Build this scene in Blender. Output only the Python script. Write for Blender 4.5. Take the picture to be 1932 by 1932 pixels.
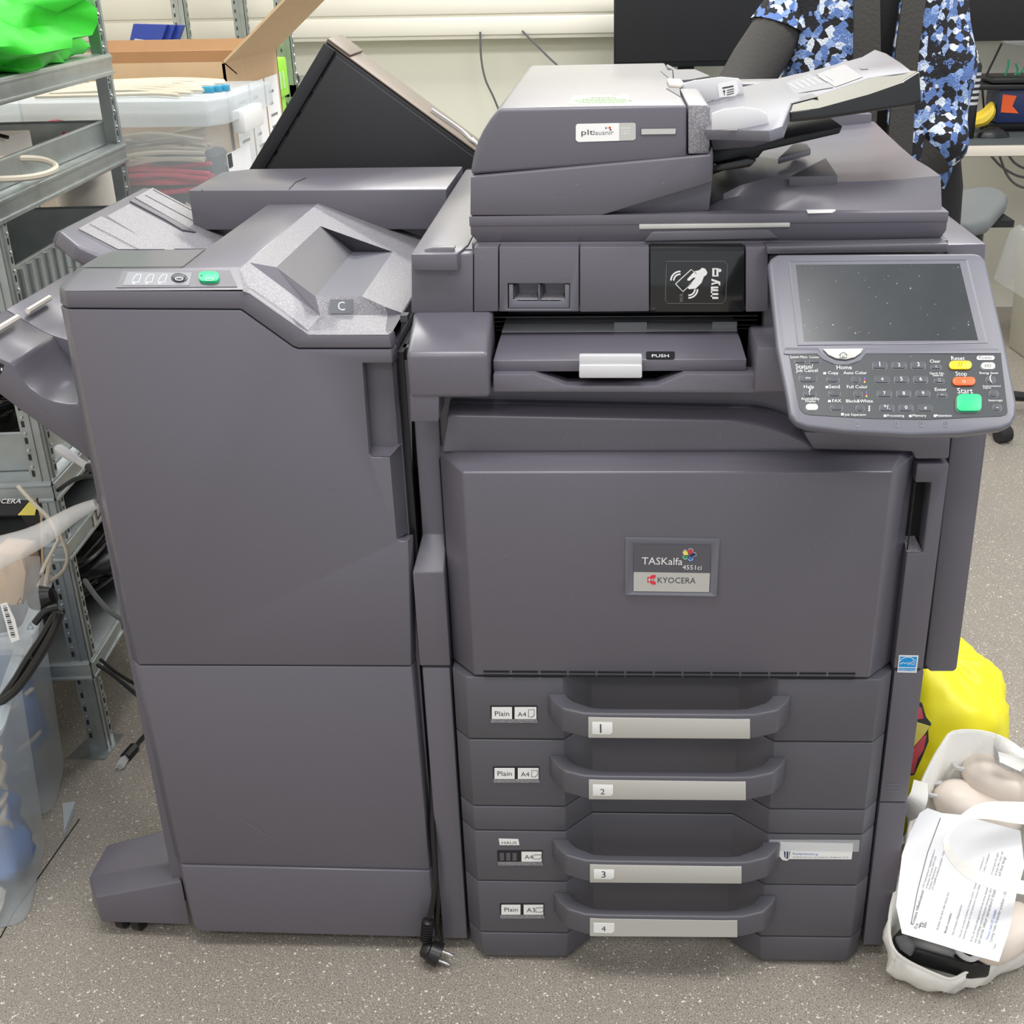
import bpy, bmesh, math, random
from mathutils import Vector, Matrix, noise
random.seed(7)
SC = bpy.context.scene
COL = SC.collection
for o in list(bpy.data.objects): bpy.data.objects.remove(o)
V = Vector
# ---------------------------------------------------------------- camera
F_PX, PX, PY_ = 2264.09, 1058.0, 966.0            # focal length and principal point, 1932 x 1932 frame
CAM = V((0.25678, -1.36477, 1.35983))
def _n(v): return v.normalized()
_Y = _n(V((1154-PX, -79-PY_, F_PX)))
_Zd = V((1152-PX, 5880-PY_, F_PX)); _Zd = _n(_Zd - _Zd.dot(_Y)*_Y)
_Zu = -_Zd; _X = _Y.cross(_Zu)
def ray(x, y):
    r = V((x-PX, y-PY_, F_PX))
    return V((_X.dot(r), _Y.dot(r), _Zu.dot(r)))
cam_d = bpy.data.cameras.new('camera'); cam = bpy.data.objects.new('camera', cam_d); COL.objects.link(cam)
right = V((_X[0], _Y[0], _Zu[0])); down = V((_X[1], _Y[1], _Zu[1])); fwd = V((_X[2], _Y[2], _Zu[2]))
M = Matrix((right, -down, -fwd)).transposed().to_4x4(); M.translation = CAM
cam.matrix_world = M
cam_d.sensor_width = 36; cam_d.sensor_fit = 'HORIZONTAL'; cam_d.lens = F_PX/1932*36
cam_d.shift_x = -(PX-966)/1932; cam_d.clip_start = 0.05; cam_d.clip_end = 50
SC.camera = cam
# ---------------------------------------------------------------- world, lights, exposure
w = bpy.data.worlds.new('world'); SC.world = w; w.use_nodes = True
w.node_tree.nodes['Background'].inputs[0].default_value = (0.93, 0.96, 1.0, 1)
w.node_tree.nodes['Background'].inputs[1].default_value = 0.75
SC.view_settings.view_transform = 'Standard'; SC.view_settings.look = 'None'
SC.view_settings.exposure = 0.0; SC.view_settings.gamma = 1; SC.view_settings.use_curve_mapping = False
def area(name, loc, sx, sy, e, col=(1, .98, .95), rot=(0, 0, 0)):
    l = bpy.data.lights.new(name, 'AREA'); l.shape = 'RECTANGLE'; l.size = sx; l.size_y = sy; l.energy = e; l.color = col
    o = bpy.data.objects.new(name, l); COL.objects.link(o); o.location = loc; o.rotation_euler = rot; return o
area('ceiling_lamp', (0.1, -0.55, 2.65), 1.3, 0.45, 26)
area('ceiling_lamp', (-0.9, 1.3, 2.65), 1.3, 0.45, 26)
area('ceiling_lamp', (1.1, 1.4, 2.65), 1.3, 0.45, 34)
area('ceiling_lamp', (0.2, 3.0, 2.65), 1.6, 0.45, 34)
area('ceiling_lamp', (-0.5, -2.3, 2.65), 1.6, 0.45, 26)
area('ceiling_lamp', (1.9, -0.6, 2.65), 0.45, 1.3, 28)

# ---------------------------------------------------------------- helpers
class Plane:
    def __init__(s, o, u, n):
        s.o = V(o); s.u = V(u).normalized(); s.n = V(n).normalized(); s.v = s.n.cross(s.u)
    def pt(s, x, y, h=0.0):
        r = ray(x, y); o = s.o + s.n*h
        return CAM + r*((o-CAM).dot(s.n)/r.dot(s.n))
def PY(y): return Plane((0, y, 0), (1, 0, 0), (0, -1, 0))
def PZ(z): return Plane((0, 0, z), (1, 0, 0), (0, 0, 1))
def at(x, y, X=None, Y=None, Z=None):
    r = ray(x, y)
    t = (Y-CAM.y)/r.y if Y is not None else (Z-CAM.z)/r.z if Z is not None else (X-CAM.x)/r.x
    return CAM + r*t
def lin(c): return tuple(((v/255)/12.92 if v/255 <= .04045 else ((v/255+.055)/1.055)**2.4) for v in c)
MATS = {}
def mat(name, rgb, rough=.5, metal=0., bump=0., bscale=400., vary=0., vscale=8., alpha=1., speck=None, coat=0., spec=.5, transm=0.):
    m = bpy.data.materials.new(name); m.use_nodes = True; nt = m.node_tree; N = nt.nodes; L = nt.links
    b = N['Principled BSDF']; c = (*lin(rgb), 1)
    b.inputs['Base Color'].default_value = c; b.inputs['Roughness'].default_value = rough; b.inputs['Metallic'].default_value = metal
    b.inputs['Alpha'].default_value = alpha; b.inputs['Coat Weight'].default_value = coat; b.inputs['Coat Roughness'].default_value = .22 if coat > .4 else .3; b.inputs['Specular IOR Level'].default_value = spec
    b.inputs['Transmission Weight'].default_value = transm
    tc = N.new('ShaderNodeTexCoord')
    if bump:
        t = N.new('ShaderNodeTexNoise'); t.inputs['Scale'].default_value = bscale; t.inputs['Detail'].default_value = 3
        L.new(tc.outputs['Object'], t.inputs['Vector'])
        bp = N.new('ShaderNodeBump'); bp.inputs['Strength'].default_value = bump; bp.inputs['Distance'].default_value = .002
        L.new(t.outputs['Fac'], bp.inputs['Height']); L.new(bp.outputs['Normal'], b.inputs['Normal'])
    if vary:
        t = N.new('ShaderNodeTexNoise'); t.inputs['Scale'].default_value = vscale; t.inputs['Detail'].default_value = 5
        L.new(tc.outputs['Object'], t.inputs['Vector'])
        mx = N.new('ShaderNodeMix'); mx.data_type = 'RGBA'
        mx.inputs[6].default_value = tuple(v*(1-vary) for v in c[:3])+(1,); mx.inputs[7].default_value = tuple(min(1, v*(1+vary)) for v in c[:3])+(1,)
        L.new(t.outputs['Fac'], mx.inputs[0]); L.new(mx.outputs[2], b.inputs['Base Color'])
    if speck:                      # (rgb, scale, threshold)
        src = b.inputs['Base Color'].links[0].from_socket if b.inputs['Base Color'].links else None
        t = N.new('ShaderNodeTexNoise'); t.inputs['Scale'].default_value = speck[1]; t.inputs['Detail'].default_value = 2
        L.new(tc.outputs['Object'], t.inputs['Vector'])
        r = N.new('ShaderNodeMath'); r.operation = 'GREATER_THAN'; r.inputs[1].default_value = speck[2]
        L.new(t.outputs['Fac'], r.inputs[0])
        mx = N.new('ShaderNodeMix'); mx.data_type = 'RGBA'
        if src: L.new(src, mx.inputs[6])
        else: mx.inputs[6].default_value = c
        mx.inputs[7].default_value = (*lin(speck[0]), 1)
        L.new(r.outputs[0], mx.inputs[0]); L.new(mx.outputs[2], b.inputs['Base Color'])
    MATS[name] = m; return m
G = mat('charcoal_plastic', (95, 92, 102), .36, coat=.42, bump=.06, bscale=900, vary=.05, vscale=3, speck=((140, 138, 145), 420, .76))
GT = mat('textured_charcoal_plastic', (120, 118, 124), .34, coat=.3, bump=.3, bscale=600, speck=((146, 145, 150), 620, .53))  # grainy plastic, base also lightened for a top-lit look
GL = mat('control_panel_plastic', (104, 104, 114), .38, coat=.2, bump=.05, bscale=900)
GD = mat('drawer_plastic', (84, 83, 90), .44, coat=.2, bump=.06, bscale=900, vary=.05, vscale=4)
BK = mat('black_plastic', (26, 26, 29), .35)
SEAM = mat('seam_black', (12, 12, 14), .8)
GLOSS = mat('gloss_black', (22, 24, 26), .08, coat=.5)
SCRN = mat('screen_glass', (58, 61, 64), .2, vary=.3, vscale=14, speck=((165, 165, 165), 260, .74))
SILV = mat('silver_label', (196, 195, 190), .38, metal=.25, bump=.02)
WHT = mat('white_sticker', (236, 236, 234), .5)
WPL = mat('pale_grey_plastic', (205, 205, 208), .42)
WARM = mat('warm_white_plastic', (232, 224, 214), .45)
INK = mat('dark_ink', (60, 60, 64), .6)
WINK = mat('white_print', (232, 232, 232), .5)
KEY = mat('key_rubber', (70, 72, 79), .45)
KEYB = mat('key_outline', (120, 122, 128), .4)
PANB = mat('keypad_film', (58, 62, 65), .4, speck=((170, 170, 170), 160, .77), vary=.2, vscale=30)
GRN = mat('start_green', (30, 200, 128), .4); YEL = mat('reset_yellow', (250, 214, 30), .35); ORG = mat('stop_orange', (240, 98, 40), .4)
RED = mat('logo_red', (215, 50, 70), .4); LBLU = mat('logo_blue', (60, 110, 200), .4); LNAV = mat('logo_navy', (30, 45, 90), .4)
LGRN = mat('logo_green', (50, 140, 100), .4); LYEL = mat('logo_yellow', (240, 225, 110), .4); ESB = mat('energy_blue', (0, 150, 225), .4)
STGRN = mat('note_green', (178, 222, 158), .6); PINKP = mat('print_pink', (225, 90, 110), .5)
STEEL = mat('galvanised_steel', (178, 184, 184), .36, metal=.85, vary=.22, vscale=25, bump=.1, bscale=60)
STEELD = mat('steel_hole', (40, 42, 42), .7)
CHR = mat('bright_metal', (225, 225, 222), .2, metal=1)
CBL = mat('black_cable', (24, 24, 26), .35); CWH = mat('beige_cable', (204, 194, 176), .45); CRD = mat('red_cable', (214, 62, 88), .4)
CGY = mat('grey_cable', (95, 95, 98), .45); PLUGB = mat('plug_blue', (60, 150, 185), .4)
CLR = mat('clear_polypropylene', (218, 226, 230), .3, alpha=.32, bump=.1, bscale=40)
CLRR = mat('clear_rim', (214, 224, 230), .3, alpha=.42)
FILM = mat('clear_film', (225, 228, 232), .15, alpha=.28, bump=.9, bscale=30)
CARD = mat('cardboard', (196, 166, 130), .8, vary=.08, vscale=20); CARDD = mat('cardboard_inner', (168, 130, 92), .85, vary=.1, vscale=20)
LIME = mat('lime_plastic', (150, 226, 40), .45); BAGG = mat('green_bag_fabric', (46, 205, 40), .5, bump=.5, bscale=30, vary=.2, vscale=12)
BLU = mat('blue_plastic', (38, 62, 150), .4); BLUF = mat('blue_film', (92, 128, 190), .4, vary=.25, vscale=20)
YBAG = mat('yellow_bag_plastic', (247, 236, 40), .4, bump=.5, bscale=18, vary=.06, vscale=10)
TOTE = mat('white_bag_fabric', (238, 236, 230), .7, bump=.25, bscale=160, vary=.04, vscale=10)
PAPER = mat('paper', (240, 241, 244), .7)
CREAM = mat('cream_plastic', (226, 214, 202), .4, bump=.05, bscale=500)
WALLM = mat('wall_paint', (226, 224, 210), .75, vary=.02, vscale=2)
WALLR = mat('wall_paint_side', (220, 212, 198), .75)
TRIMM = mat('trunking_white', (232, 228, 216), .5)
DESK = mat('desk_top_grey', (74, 80, 82), .6); DESKE = mat('desk_edge_cream', (226, 218, 204), .5)
CABM = mat('black_sheet_metal', (24, 25, 30), .5, bump=.08, bscale=500); CABT = mat('case_top_reflection', (112, 100, 90), .4, metal=.5)  # black case's top: brown-grey reflection put into the colour
SEATM = mat('chair_grey', (112, 116, 116), .6); BANA = mat('banana_yellow', (236, 205, 60), .5, vary=.1, vscale=30)
BINM = mat('pale_bin', (186, 182, 168), .4); SKIN = mat('skin', (222, 176, 150), .5); HAIR = mat('hair', (84, 58, 40), .6)
TROU = mat('black_knit', (18, 18, 20), .9, bump=.6, bscale=300); RIB = mat('charcoal_rib_knit', (56, 54, 52), .9, bump=.8, bscale=120)
def floor_mat():
    m = bpy.data.materials.new('speckled_vinyl'); m.use_nodes = True; nt = m.node_tree; N = nt.nodes; L = nt.links
    b = N['Principled BSDF']; b.inputs['Roughness'].default_value = .38
    tc = N.new('ShaderNodeTexCoord'); prev = None
    big = N.new('ShaderNodeTexNoise'); big.inputs['Scale'].default_value = 3; big.inputs['Detail'].default_value = 6; L.new(tc.outputs['Object'], big.inputs[0])
    mx = N.new('ShaderNodeMix'); mx.data_type = 'RGBA'; mx.inputs[6].default_value = (*lin((134, 127, 118)), 1); mx.inputs[7].default_value = (*lin((160, 153, 143)), 1)
    L.new(big.outputs[0], mx.inputs[0]); prev = mx.outputs[2]
    for sc, th, col in ((420, .60, (104, 98, 90)), (520, .60, (190, 183, 172)), (230, .70, (232, 225, 212)), (120, .76, (240, 234, 222))):
        t = N.new('ShaderNodeTexNoise'); t.inputs['Scale'].default_value = sc; t.inputs['Detail'].default_value = 1; L.new(tc.outputs['Object'], t.inputs[0])
        r = N.new('ShaderNodeMath'); r.operation = 'GREATER_THAN'; r.inputs[1].default_value = th; L.new(t.outputs[0], r.inputs[0])
        q = N.new('ShaderNodeMix'); q.data_type = 'RGBA'; q.inputs[7].default_value = (*lin(col), 1)
        L.new(r.outputs[0], q.inputs[0]); L.new(prev, q.inputs[6]); prev = q.outputs[2]
    L.new(prev, b.inputs['Base Color']); return m
def knit_mat():
    m = bpy.data.materials.new('patterned_knit'); m.use_nodes = True; nt = m.node_tree; N = nt.nodes; L = nt.links
    b = N['Principled BSDF']; b.inputs['Roughness'].default_value = .95
    tc = N.new('ShaderNodeTexCoord'); mp = N.new('ShaderNodeMapping'); mp.inputs['Scale'].default_value = (52, 52, 60); L.new(tc.outputs['Object'], mp.inputs[0])
    v = N.new('ShaderNodeTexVoronoi'); v.distance = 'MANHATTAN'; v.inputs['Scale'].default_value = 1; L.new(mp.outputs[0], v.inputs['Vector'])
    nz = N.new('ShaderNodeTexNoise'); nz.inputs['Scale'].default_value = 240; L.new(tc.outputs['Object'], nz.inputs[0])
    sep = N.new('ShaderNodeSeparateColor'); L.new(v.outputs['Color'], sep.inputs[0])
    ad = N.new('ShaderNodeMath'); ad.operation = 'MULTIPLY_ADD'; ad.inputs[1].default_value = .35; L.new(nz.outputs[0], ad.inputs[0]); L.new(sep.outputs[0], ad.inputs[2])
    cr = N.new('ShaderNodeValToRGB'); cr.color_ramp.interpolation = 'CONSTANT'; e = cr.color_ramp.elements
    e[0].position = 0; e[0].color = (*lin((30, 30, 34)), 1); e[1].position = .58; e[1].color = (*lin((92, 120, 176)), 1)
    k = e.new(.86); k.color = (*lin((138, 162, 208)), 1); k = e.new(1.0); k.color = (*lin((206, 214, 226)), 1)
    L.new(ad.outputs[0], cr.inputs[0]); L.new(cr.outputs[0], b.inputs['Base Color'])
    bp = N.new('ShaderNodeBump'); bp.inputs['Strength'].default_value = .8; bp.inputs['Distance'].default_value = .004; L.new(nz.outputs[0], bp.inputs['Height']); L.new(bp.outputs[0], b.inputs['Normal'])
    return m
KNIT = knit_mat(); FLOORM = floor_mat()

def rigid(o): pass
class MB:
    def __init__(s): s.v = []; s.f = []; s.m = []; s.mats = []
    def mi(s, m):
        if m not in s.mats: s.mats.append(m)
        return s.mats.index(m)
    def add(s, vs, fs, m):
        o = len(s.v); k = s.mi(m); s.v += [V(p) for p in vs]; s.f += [tuple(i+o for i in f) for f in fs]; s.m += [k]*len(fs); return s
    def prism(s, base, vec, m):
        n = len(base); vec = V(vec); base = [V(p) for p in base]
        return s.add(base+[p+vec for p in base], [tuple(range(n))[::-1], tuple(range(n, 2*n))]+[(i, (i+1) % n, n+(i+1) % n, n+i) for i in range(n)], m)
    def loft(s, rings, m, cap=True):
        n = len(rings[0]); vs = [p for r in rings for p in r]; fs = []
        for k in range(len(rings)-1):
            for i in range(n): fs.append((k*n+i, k*n+(i+1) % n, (k+1)*n+(i+1) % n, (k+1)*n+i))
        if cap: fs += [tuple(range(n))[::-1], tuple(range((len(rings)-1)*n, len(rings)*n))]
        return s.add(vs, fs, m)
    def box(s, x0, x1, y0, y1, z0, z1, m): return s.prism([(x0, y0, z0), (x1, y0, z0), (x1, y1, z0), (x0, y1, z0)], (0, 0, z1-z0), m)
    def slab(s, px, pl, h0, h1, m): return s.prism([pl.pt(x, y) + pl.n*h0 for x, y in px], pl.n*(h1-h0), m)
    def ring(s, out, inn, pl, h0, h1, m, hin=None):
        """frame between two pixel outlines of equal length; hin lowers the inner edge"""
        n = len(out); hin = h1 if hin is None else hin
        O0 = [pl.pt(*p)+pl.n*h0 for p in out]; O1 = [pl.pt(*p)+pl.n*h1 for p in out]
        I1 = [pl.pt(*p)+pl.n*hin for p in inn]; I0 = [pl.pt(*p)+pl.n*h0 for p in inn]
        fs = []
        for i in range(n):
            j = (i+1) % n
            fs += [(i, j, n+j, n+i), (n+i, n+j, 2*n+j, 2*n+i), (2*n+i, 2*n+j, 3*n+j, 3*n+i), (3*n+i, 3*n+j, j, i)]
        return s.add(O0+O1+I1+I0, fs, m)
    def tube(s, pts, r, m, seg=8, closed=False, cap=True):
        pts = [V(p) for p in pts]; n = len(pts); rings = []; up = V((.3, .2, 1)).normalized()
        rr = r if isinstance(r, (list, tuple)) else [r]*n
        for i, p in enumerate(pts):
            a = pts[(i-1) % n] if (closed or i) else p; b = pts[(i+1) % n] if (closed or i < n-1) else p
            t = (b-a)
            t = t.normalized() if t.length > 1e-9 else V((0, 0, 1))
            x = up.cross(t)
            if x.length < 1e-4: x = V((1, 0, 0)).cross(t)
            x.normalize(); y = t.cross(x); up = y
            rings.append([p+(x*math.cos(q)+y*math.sin(q))*rr[i] for q in [2*math.pi*k/seg for k in range(seg)]])
        if closed: rings.append(rings[0])
        return s.loft(rings, m, cap and not closed)
    def lathe(s, prof, o, axis, m, seg=24, cap=True):
        axis = V(axis).normalized(); x = axis.orthogonal().normalized(); y = axis.cross(x); o = V(o)
        return s.loft([[o+axis*h+(x*math.cos(a)+y*math.sin(a))*r for a in [2*math.pi*k/seg for k in range(seg)]] for h, r in prof], m, cap)
    def text(s, t, pl, p0, p1, m, h=.0003, vs=1.0, depth=.0):
        a = pl.pt(*p0); b = pl.pt(*p1); u = b-a; W = u.length; u.normalize(); vv = pl.n.cross(u)
        vs_, fs, wd = glyphs(t); k = W/wd
        return s.add([a+pl.n*h+u*(x*k)+vv*(y*k*vs) for x, y in vs_], fs, m)
    def build(s, name, parent=None, bev=0., seg=2, smooth=40, recalc=True, sub=0):
        me = bpy.data.meshes.new(name); bm = bmesh.new()
        bv = [bm.verts.new(p) for p in s.v]
        for f, k in zip(s.f, s.m):
            try: q = bm.faces.new([bv[i] for i in f]); q.material_index = k
            except ValueError: pass
        if recalc: bmesh.ops.recalc_face_normals(bm, faces=bm.faces)
        if bev:
            es = [e for e in bm.edges if len(e.link_faces) == 2 and e.calc_face_angle(0) > math.radians(28)]
            try: bmesh.ops.bevel(bm, geom=es, offset=bev, segments=seg, affect='EDGES', profile=.5, clamp_overlap=True)
            except Exception: pass
        org = V((0, 0, 0))
        if parent is None and len(bm.verts):
            xs = [v.co for v in bm.verts]
            org = V(((min(p.x for p in xs)+max(p.x for p in xs))/2, (min(p.y for p in xs)+max(p.y for p in xs))/2, min(p.z for p in xs)))
            for v in bm.verts: v.co -= org
        bm.to_mesh(me); bm.free()
        for m in s.mats: me.materials.append(m)
        if smooth:
            me.polygons.foreach_set('use_smooth', [True]*len(me.polygons)); me.set_sharp_from_angle(angle=math.radians(smooth))
        o = bpy.data.objects.new(name, me); COL.objects.link(o); o.location = org
        if parent is not None:
            o.parent = parent; o.matrix_parent_inverse = Matrix.Translation(-wloc(parent))
        if sub:
            md = o.modifiers.new('sub', 'SUBSURF'); md.levels = sub; md.render_levels = sub
        return o
def wloc(o):
    l = V((0, 0, 0))
    if o.parent is None: return V(o.location)
    return wloc(o.parent)+V(o.location) if not o.get('_abs') else V((0, 0, 0))
def wloc(o):
    # parts are written in world coordinates with an inverse of their root's location, so their own origin sits at the world origin
    return V(o.location) if o.parent is None else V((0, 0, 0))
_G = {}
def glyphs(t):
    if t in _G: return _G[t]
    c = bpy.data.curves.new('t', 'FONT'); c.body = t; c.resolution_u = 2; c.fill_mode = 'FRONT'
    o = bpy.data.objects.new('t', c); COL.objects.link(o)
    dg = bpy.context.evaluated_depsgraph_get(); me = bpy.data.meshes.new_from_object(o.evaluated_get(dg))
    vs = [(v.co.x, v.co.y) for v in me.vertices]; fs = [tuple(p.vertices) for p in me.polygons]
    bpy.data.objects.remove(o); bpy.data.curves.remove(c); bpy.data.meshes.remove(me)
    x0 = min(v[0] for v in vs); wd = max(v[0] for v in vs)-x0
    _G[t] = ([(x-x0, y) for x, y in vs], fs, wd); return _G[t]
def thing(name, label, cat, loc, group=None):
    o = bpy.data.objects.new(name, None); COL.objects.link(o); o.location = loc; o.empty_display_size = .05
    return tag(o, label, cat, group)
def tag(o, label, cat, group=None, kind=None):
    o['label'] = label; o['category'] = cat
    if group: o['group'] = group
    if kind: o['kind'] = kind
    return o
def lab(o, label): o['label'] = label; return o
def struct(o): o['kind'] = 'structure'; return o
def spline(pts, n=10, closed=False):
    P = [V(p) for p in pts]; out = []; m = len(P)
    rng = range(m if closed else m-1)
    for i in rng:
        p1, p2 = P[i], P[(i+1) % m]
        p0 = P[(i-1) % m] if (closed or i) else p1*2-p2; p3 = P[(i+2) % m] if (closed or i < m-2) else p2*2-p1
        for k in range(n):
            t = k/n; out.append(.5*((2*p1)+(p2-p0)*t+(2*p0-5*p1+4*p2-p3)*t*t+(3*p1-p0-3*p2+p3)*t**3))
    if not closed: out.append(P[-1])
    return out
def rrect(x0, y0, x1, y1, r, n=4, skew=0):
    out = []
    for cx, cy, a0 in ((x1-r, y1-r, 0), (x0+r, y1-r, 90), (x0+r, y0+r, 180), (x1-r, y0+r, 270)):
        for k in range(n+1):
            a = math.radians(a0+90*k/n); out.append((cx+r*math.cos(a), cy+r*math.sin(a)))
    return out
def ell(cx, cy, rx, ry, n=20): return [(cx+rx*math.cos(2*math.pi*k/n), cy+ry*math.sin(2*math.pi*k/n)) for k in range(n)]

# ================================================================ SETTING
mb = MB(); mb.box(-3.2, 3.4, -3.2, 3.72, -.05, 0, FLOORM); struct(mb.build('floor', smooth=0))
mb = MB(); mb.box(-3.2, 3.4, 3.66, 3.78, 0, 2.7, WALLM); struct(mb.build('wall_back', smooth=0))
mb = MB(); mb.box(-1.92, -1.8, -3.2, 3.66, 0, 2.7, WALLR); struct(mb.build('wall_left', smooth=0))
# floor seams between vinyl sheets
mb = MB()
for a, b in (((0, 1770), (26, 1722)), ((26, 1722), (150, 1545))):
    p, q = at(*a, Z=.0005), at(*b, Z=.0005); d = (q-p).cross(V((0, 0, 1))).normalized()*.0012
    mb.add([p-d, p+d, q+d, q-d], [(0, 1, 2, 3)], SEAM)
struct(mb.build('trim_1', smooth=0))
mb = MB(); mb.box(-1.8, 3.4, 3.58, 3.66, 1.085, 1.26, TRIMM); mb.box(-1.8, 3.4, 3.572, 3.58, 1.10, 1.165, TRIMM); mb.box(-1.8, 3.4, 3.572, 3.58, 1.175, 1.245, TRIMM)
struct(mb.build('trim_2', bev=.004))
mb = MB(); mb.box(-1.8, 3.4, 3.645, 3.66, 0, .08, TRIMM); struct(mb.build('baseboard_back', smooth=0))

# ================================================================ PRINTER
U = PY(.04); L0 = PY(0.0); LD = PY(-.021); DR = PY(-.03); LID = PY(.055)
prn = thing('multifunction_printer', 'large charcoal office copier with four paper drawers and tilted touch panel', 'printer', (.34, .3, 0))
H = 1.05
zc1, zc0 = .972, .885
mb = MB()
mb.box(.03, .66, .06, .64, .06, .50, GD); mb.box(.03, .66, .045, .64, .50, zc0-.002, G)
mb.box(.03, .66, .36, .64, zc0-.002, zc1, BK); mb.box(.03, .69, .06, .65, zc1, H-.002, G)
mb.box(.03, .10, .06, .4, zc0-.002, zc1, G); mb.box(.52, .66, .08, .4, zc0-.002, zc1, G)
mb.build('main_body', prn)
# bottom plinth in front
# top plates around the lid
mb = MB()
mb.prism([at(x, y, Z=H) for x, y in ((775, 479), (862, 479), (884, 461), (884, 315), (887, 311))][:3] + [V((.085, .645, H)), V((.018, .645, H))], (0, 0, -.02), G)
mb.build('top_plate', prn, bev=.002)
mb = MB(); mb.prism([V((.02, .647, H+.0005)), V((.09, .647, H+.0005)), V((.09, .651, H+.0005)), V((.02, .651, H+.0005))], (0, 0, -.004), SEAM)
mb.box(.03, .69, .651, .70, .8, H, G); mb.build('rear_cover', prn, bev=.001)
mb = MB(); a = at(1785, 461, Z=H); b = at(1861, 459, Z=H)
mb.prism([a, b, V((b.x, .64, H)), V((a.x-.02, .64, H))], (0, 0, -.05), G)
mb.build('top_plate', prn, bev=.003)
# upper left cover with thumb recess
mb = MB()
mb.slab([(776, 480), (893, 479), (893, 592), (776, 592)], U, -.03, 0, G)
mb.build('left_upper_cover', prn, bev=.0025)
mb = MB()
mb.ring([(801, 470), (858, 470), (858, 503), (806, 503)], [(818, 484), (856, 484), (856, 494), (812, 494)], U, -.002, .0012, GT, hin=-.0015)
mb.slab([(816, 482), (856, 482), (856, 495), (812, 495)], U, -.004, .0004, GT)
mb.slab([(801, 470), (815, 466), (858, 466), (858, 470)], U, -.01, .0012, GT)
mb.build('latch_recess', prn, bev=.0005)
for a, b, m in ((894, 940, G), (942, 958, 0), (1094, 1225, G), (1407, 1449, G)):
    if m: mb = MB(); mb.slab([(a, 466), (b, 466), (b, 588), (a, 589)], U, -.03, 0, m); mb.build('front_cover_panel', prn, bev=.0016)
mb = MB(); o4 = [(942, 466), (1092, 466), (1092, 588), (942, 588)]; i4 = [(958, 535), (1075, 535), (1075, 583), (958, 583)]
mb.ring(o4, i4, U, -.03, 0, G); tp = mb.build('waste_toner_door', prn, bev=.001)
mb = MB()
mb.slab([(960, 537), (968, 537), (968, 566), (979, 569), (1055, 569), (1066, 566), (1066, 537), (1074, 537), (1074, 582), (960, 582)], U, -.006, -.001, GL)
mb.slab([(960, 537), (1074, 537), (1074, 582), (960, 582)], U, -.030, -.026, BK)
mb.slab([(1015, 537), (1019, 537), (1019, 569), (1015, 569)], U, -.028, -.003, GL)
for x0, x1 in ((969, 1015), (1019, 1066)):
    mb.add([U.pt(x0, 567)+V((0, .002, 0)), U.pt(x1, 567)+V((0, .002, 0)), U.pt(x1-6, 556)+V((0, .026, 0)), U.pt(x0+8, 556)+V((0, .026, 0))], [(0, 1, 2, 3)], GT)
    mb.add([U.pt(x0, 540)+V((0, .002, 0)), U.pt(x0+10, 540)+V((0, .026, 0)), U.pt(x0+12, 560)+V((0, .026, 0)), U.pt(x0, 567)+V((0, .002, 0))], [(0, 1, 2, 3)], GD)
mb.build('door_latch', tp, bev=.0005)
# card reader
mb = MB(); mb.slab([(1226, 466), (1405, 466), (1405, 588), (1226, 588)], U, -.03, 0, BK); cr = mb.build('card_reader', prn, bev=.0016)
mb = MB(); mb.slab([(1227, 474), (1404, 473), (1401, 588), (1227, 588)], U, .0, .0008, GLOSS); mb.build('reader_window', cr, bev=.0003)
lab(cr, 'glossy black card reader window with white hand emblem')
mb = MB()
K = lambda x, y: (1220+x/7.43, 460+y/7.43)
def out(pts, h=.001, th=.0004, m=WINK, pl=U): mb.slab([K(*p) for p in pts], pl, h, h+th, m)
def stroke(pts, wd, K=K, m=WINK, pl=U, h=.001, th=.0004, closed=False, mb=None):
    """a flat printed line of constant width (wd in crop units) along crop points"""
    P = [V((*p, 0)) for p in pts]; n = len(P); Ls = []; Rs = []
    for i in range(n):
        a = P[(i-1) % n] if (closed or i) else P[i]; b = P[(i+1) % n] if (closed or i < n-1) else P[i]
        t = (b-a)
        if t.length < 1e-6: t = V((1, 0, 0))
        t.normalize(); nn = V((-t.y, t.x, 0))*wd/2; Ls.append(P[i]+nn); Rs.append(P[i]-nn)
    rg = range(n if closed else n-1)
    vs = [pl.pt(*K(p.x, p.y), h+th) for p in Ls+Rs]
    mb.add(vs, [(i, (i+1) % n, n+(i+1) % n, n+i) for i in rg], m)
out([(570, 490), (668, 385), (740, 365), (778, 332), (825, 350), (850, 400), (838, 430), (800, 460), (770, 540), (690, 622), (600, 632), (560, 612), (690, 470), (650, 472), (600, 515), (570, 510)])
stroke([(405, 562), (625, 360), (700, 420)], 12, mb=mb); stroke([(405, 562), (510, 670), (640, 545)], 12, mb=mb)
for cx, cy, r, a0, a1 in ((475, 515, 95, 180, 270), (475, 515, 135, 180, 270), (585, 635, 92, 0, 90), (585, 635, 130, 0, 90)):
    stroke([(cx+r*math.cos(math.radians(a0+(a1-a0)*k/8)), cy+r*.95*math.sin(math.radians(a0+(a1-a0)*k/8))) for k in range(9)], 22, mb=mb)
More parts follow.
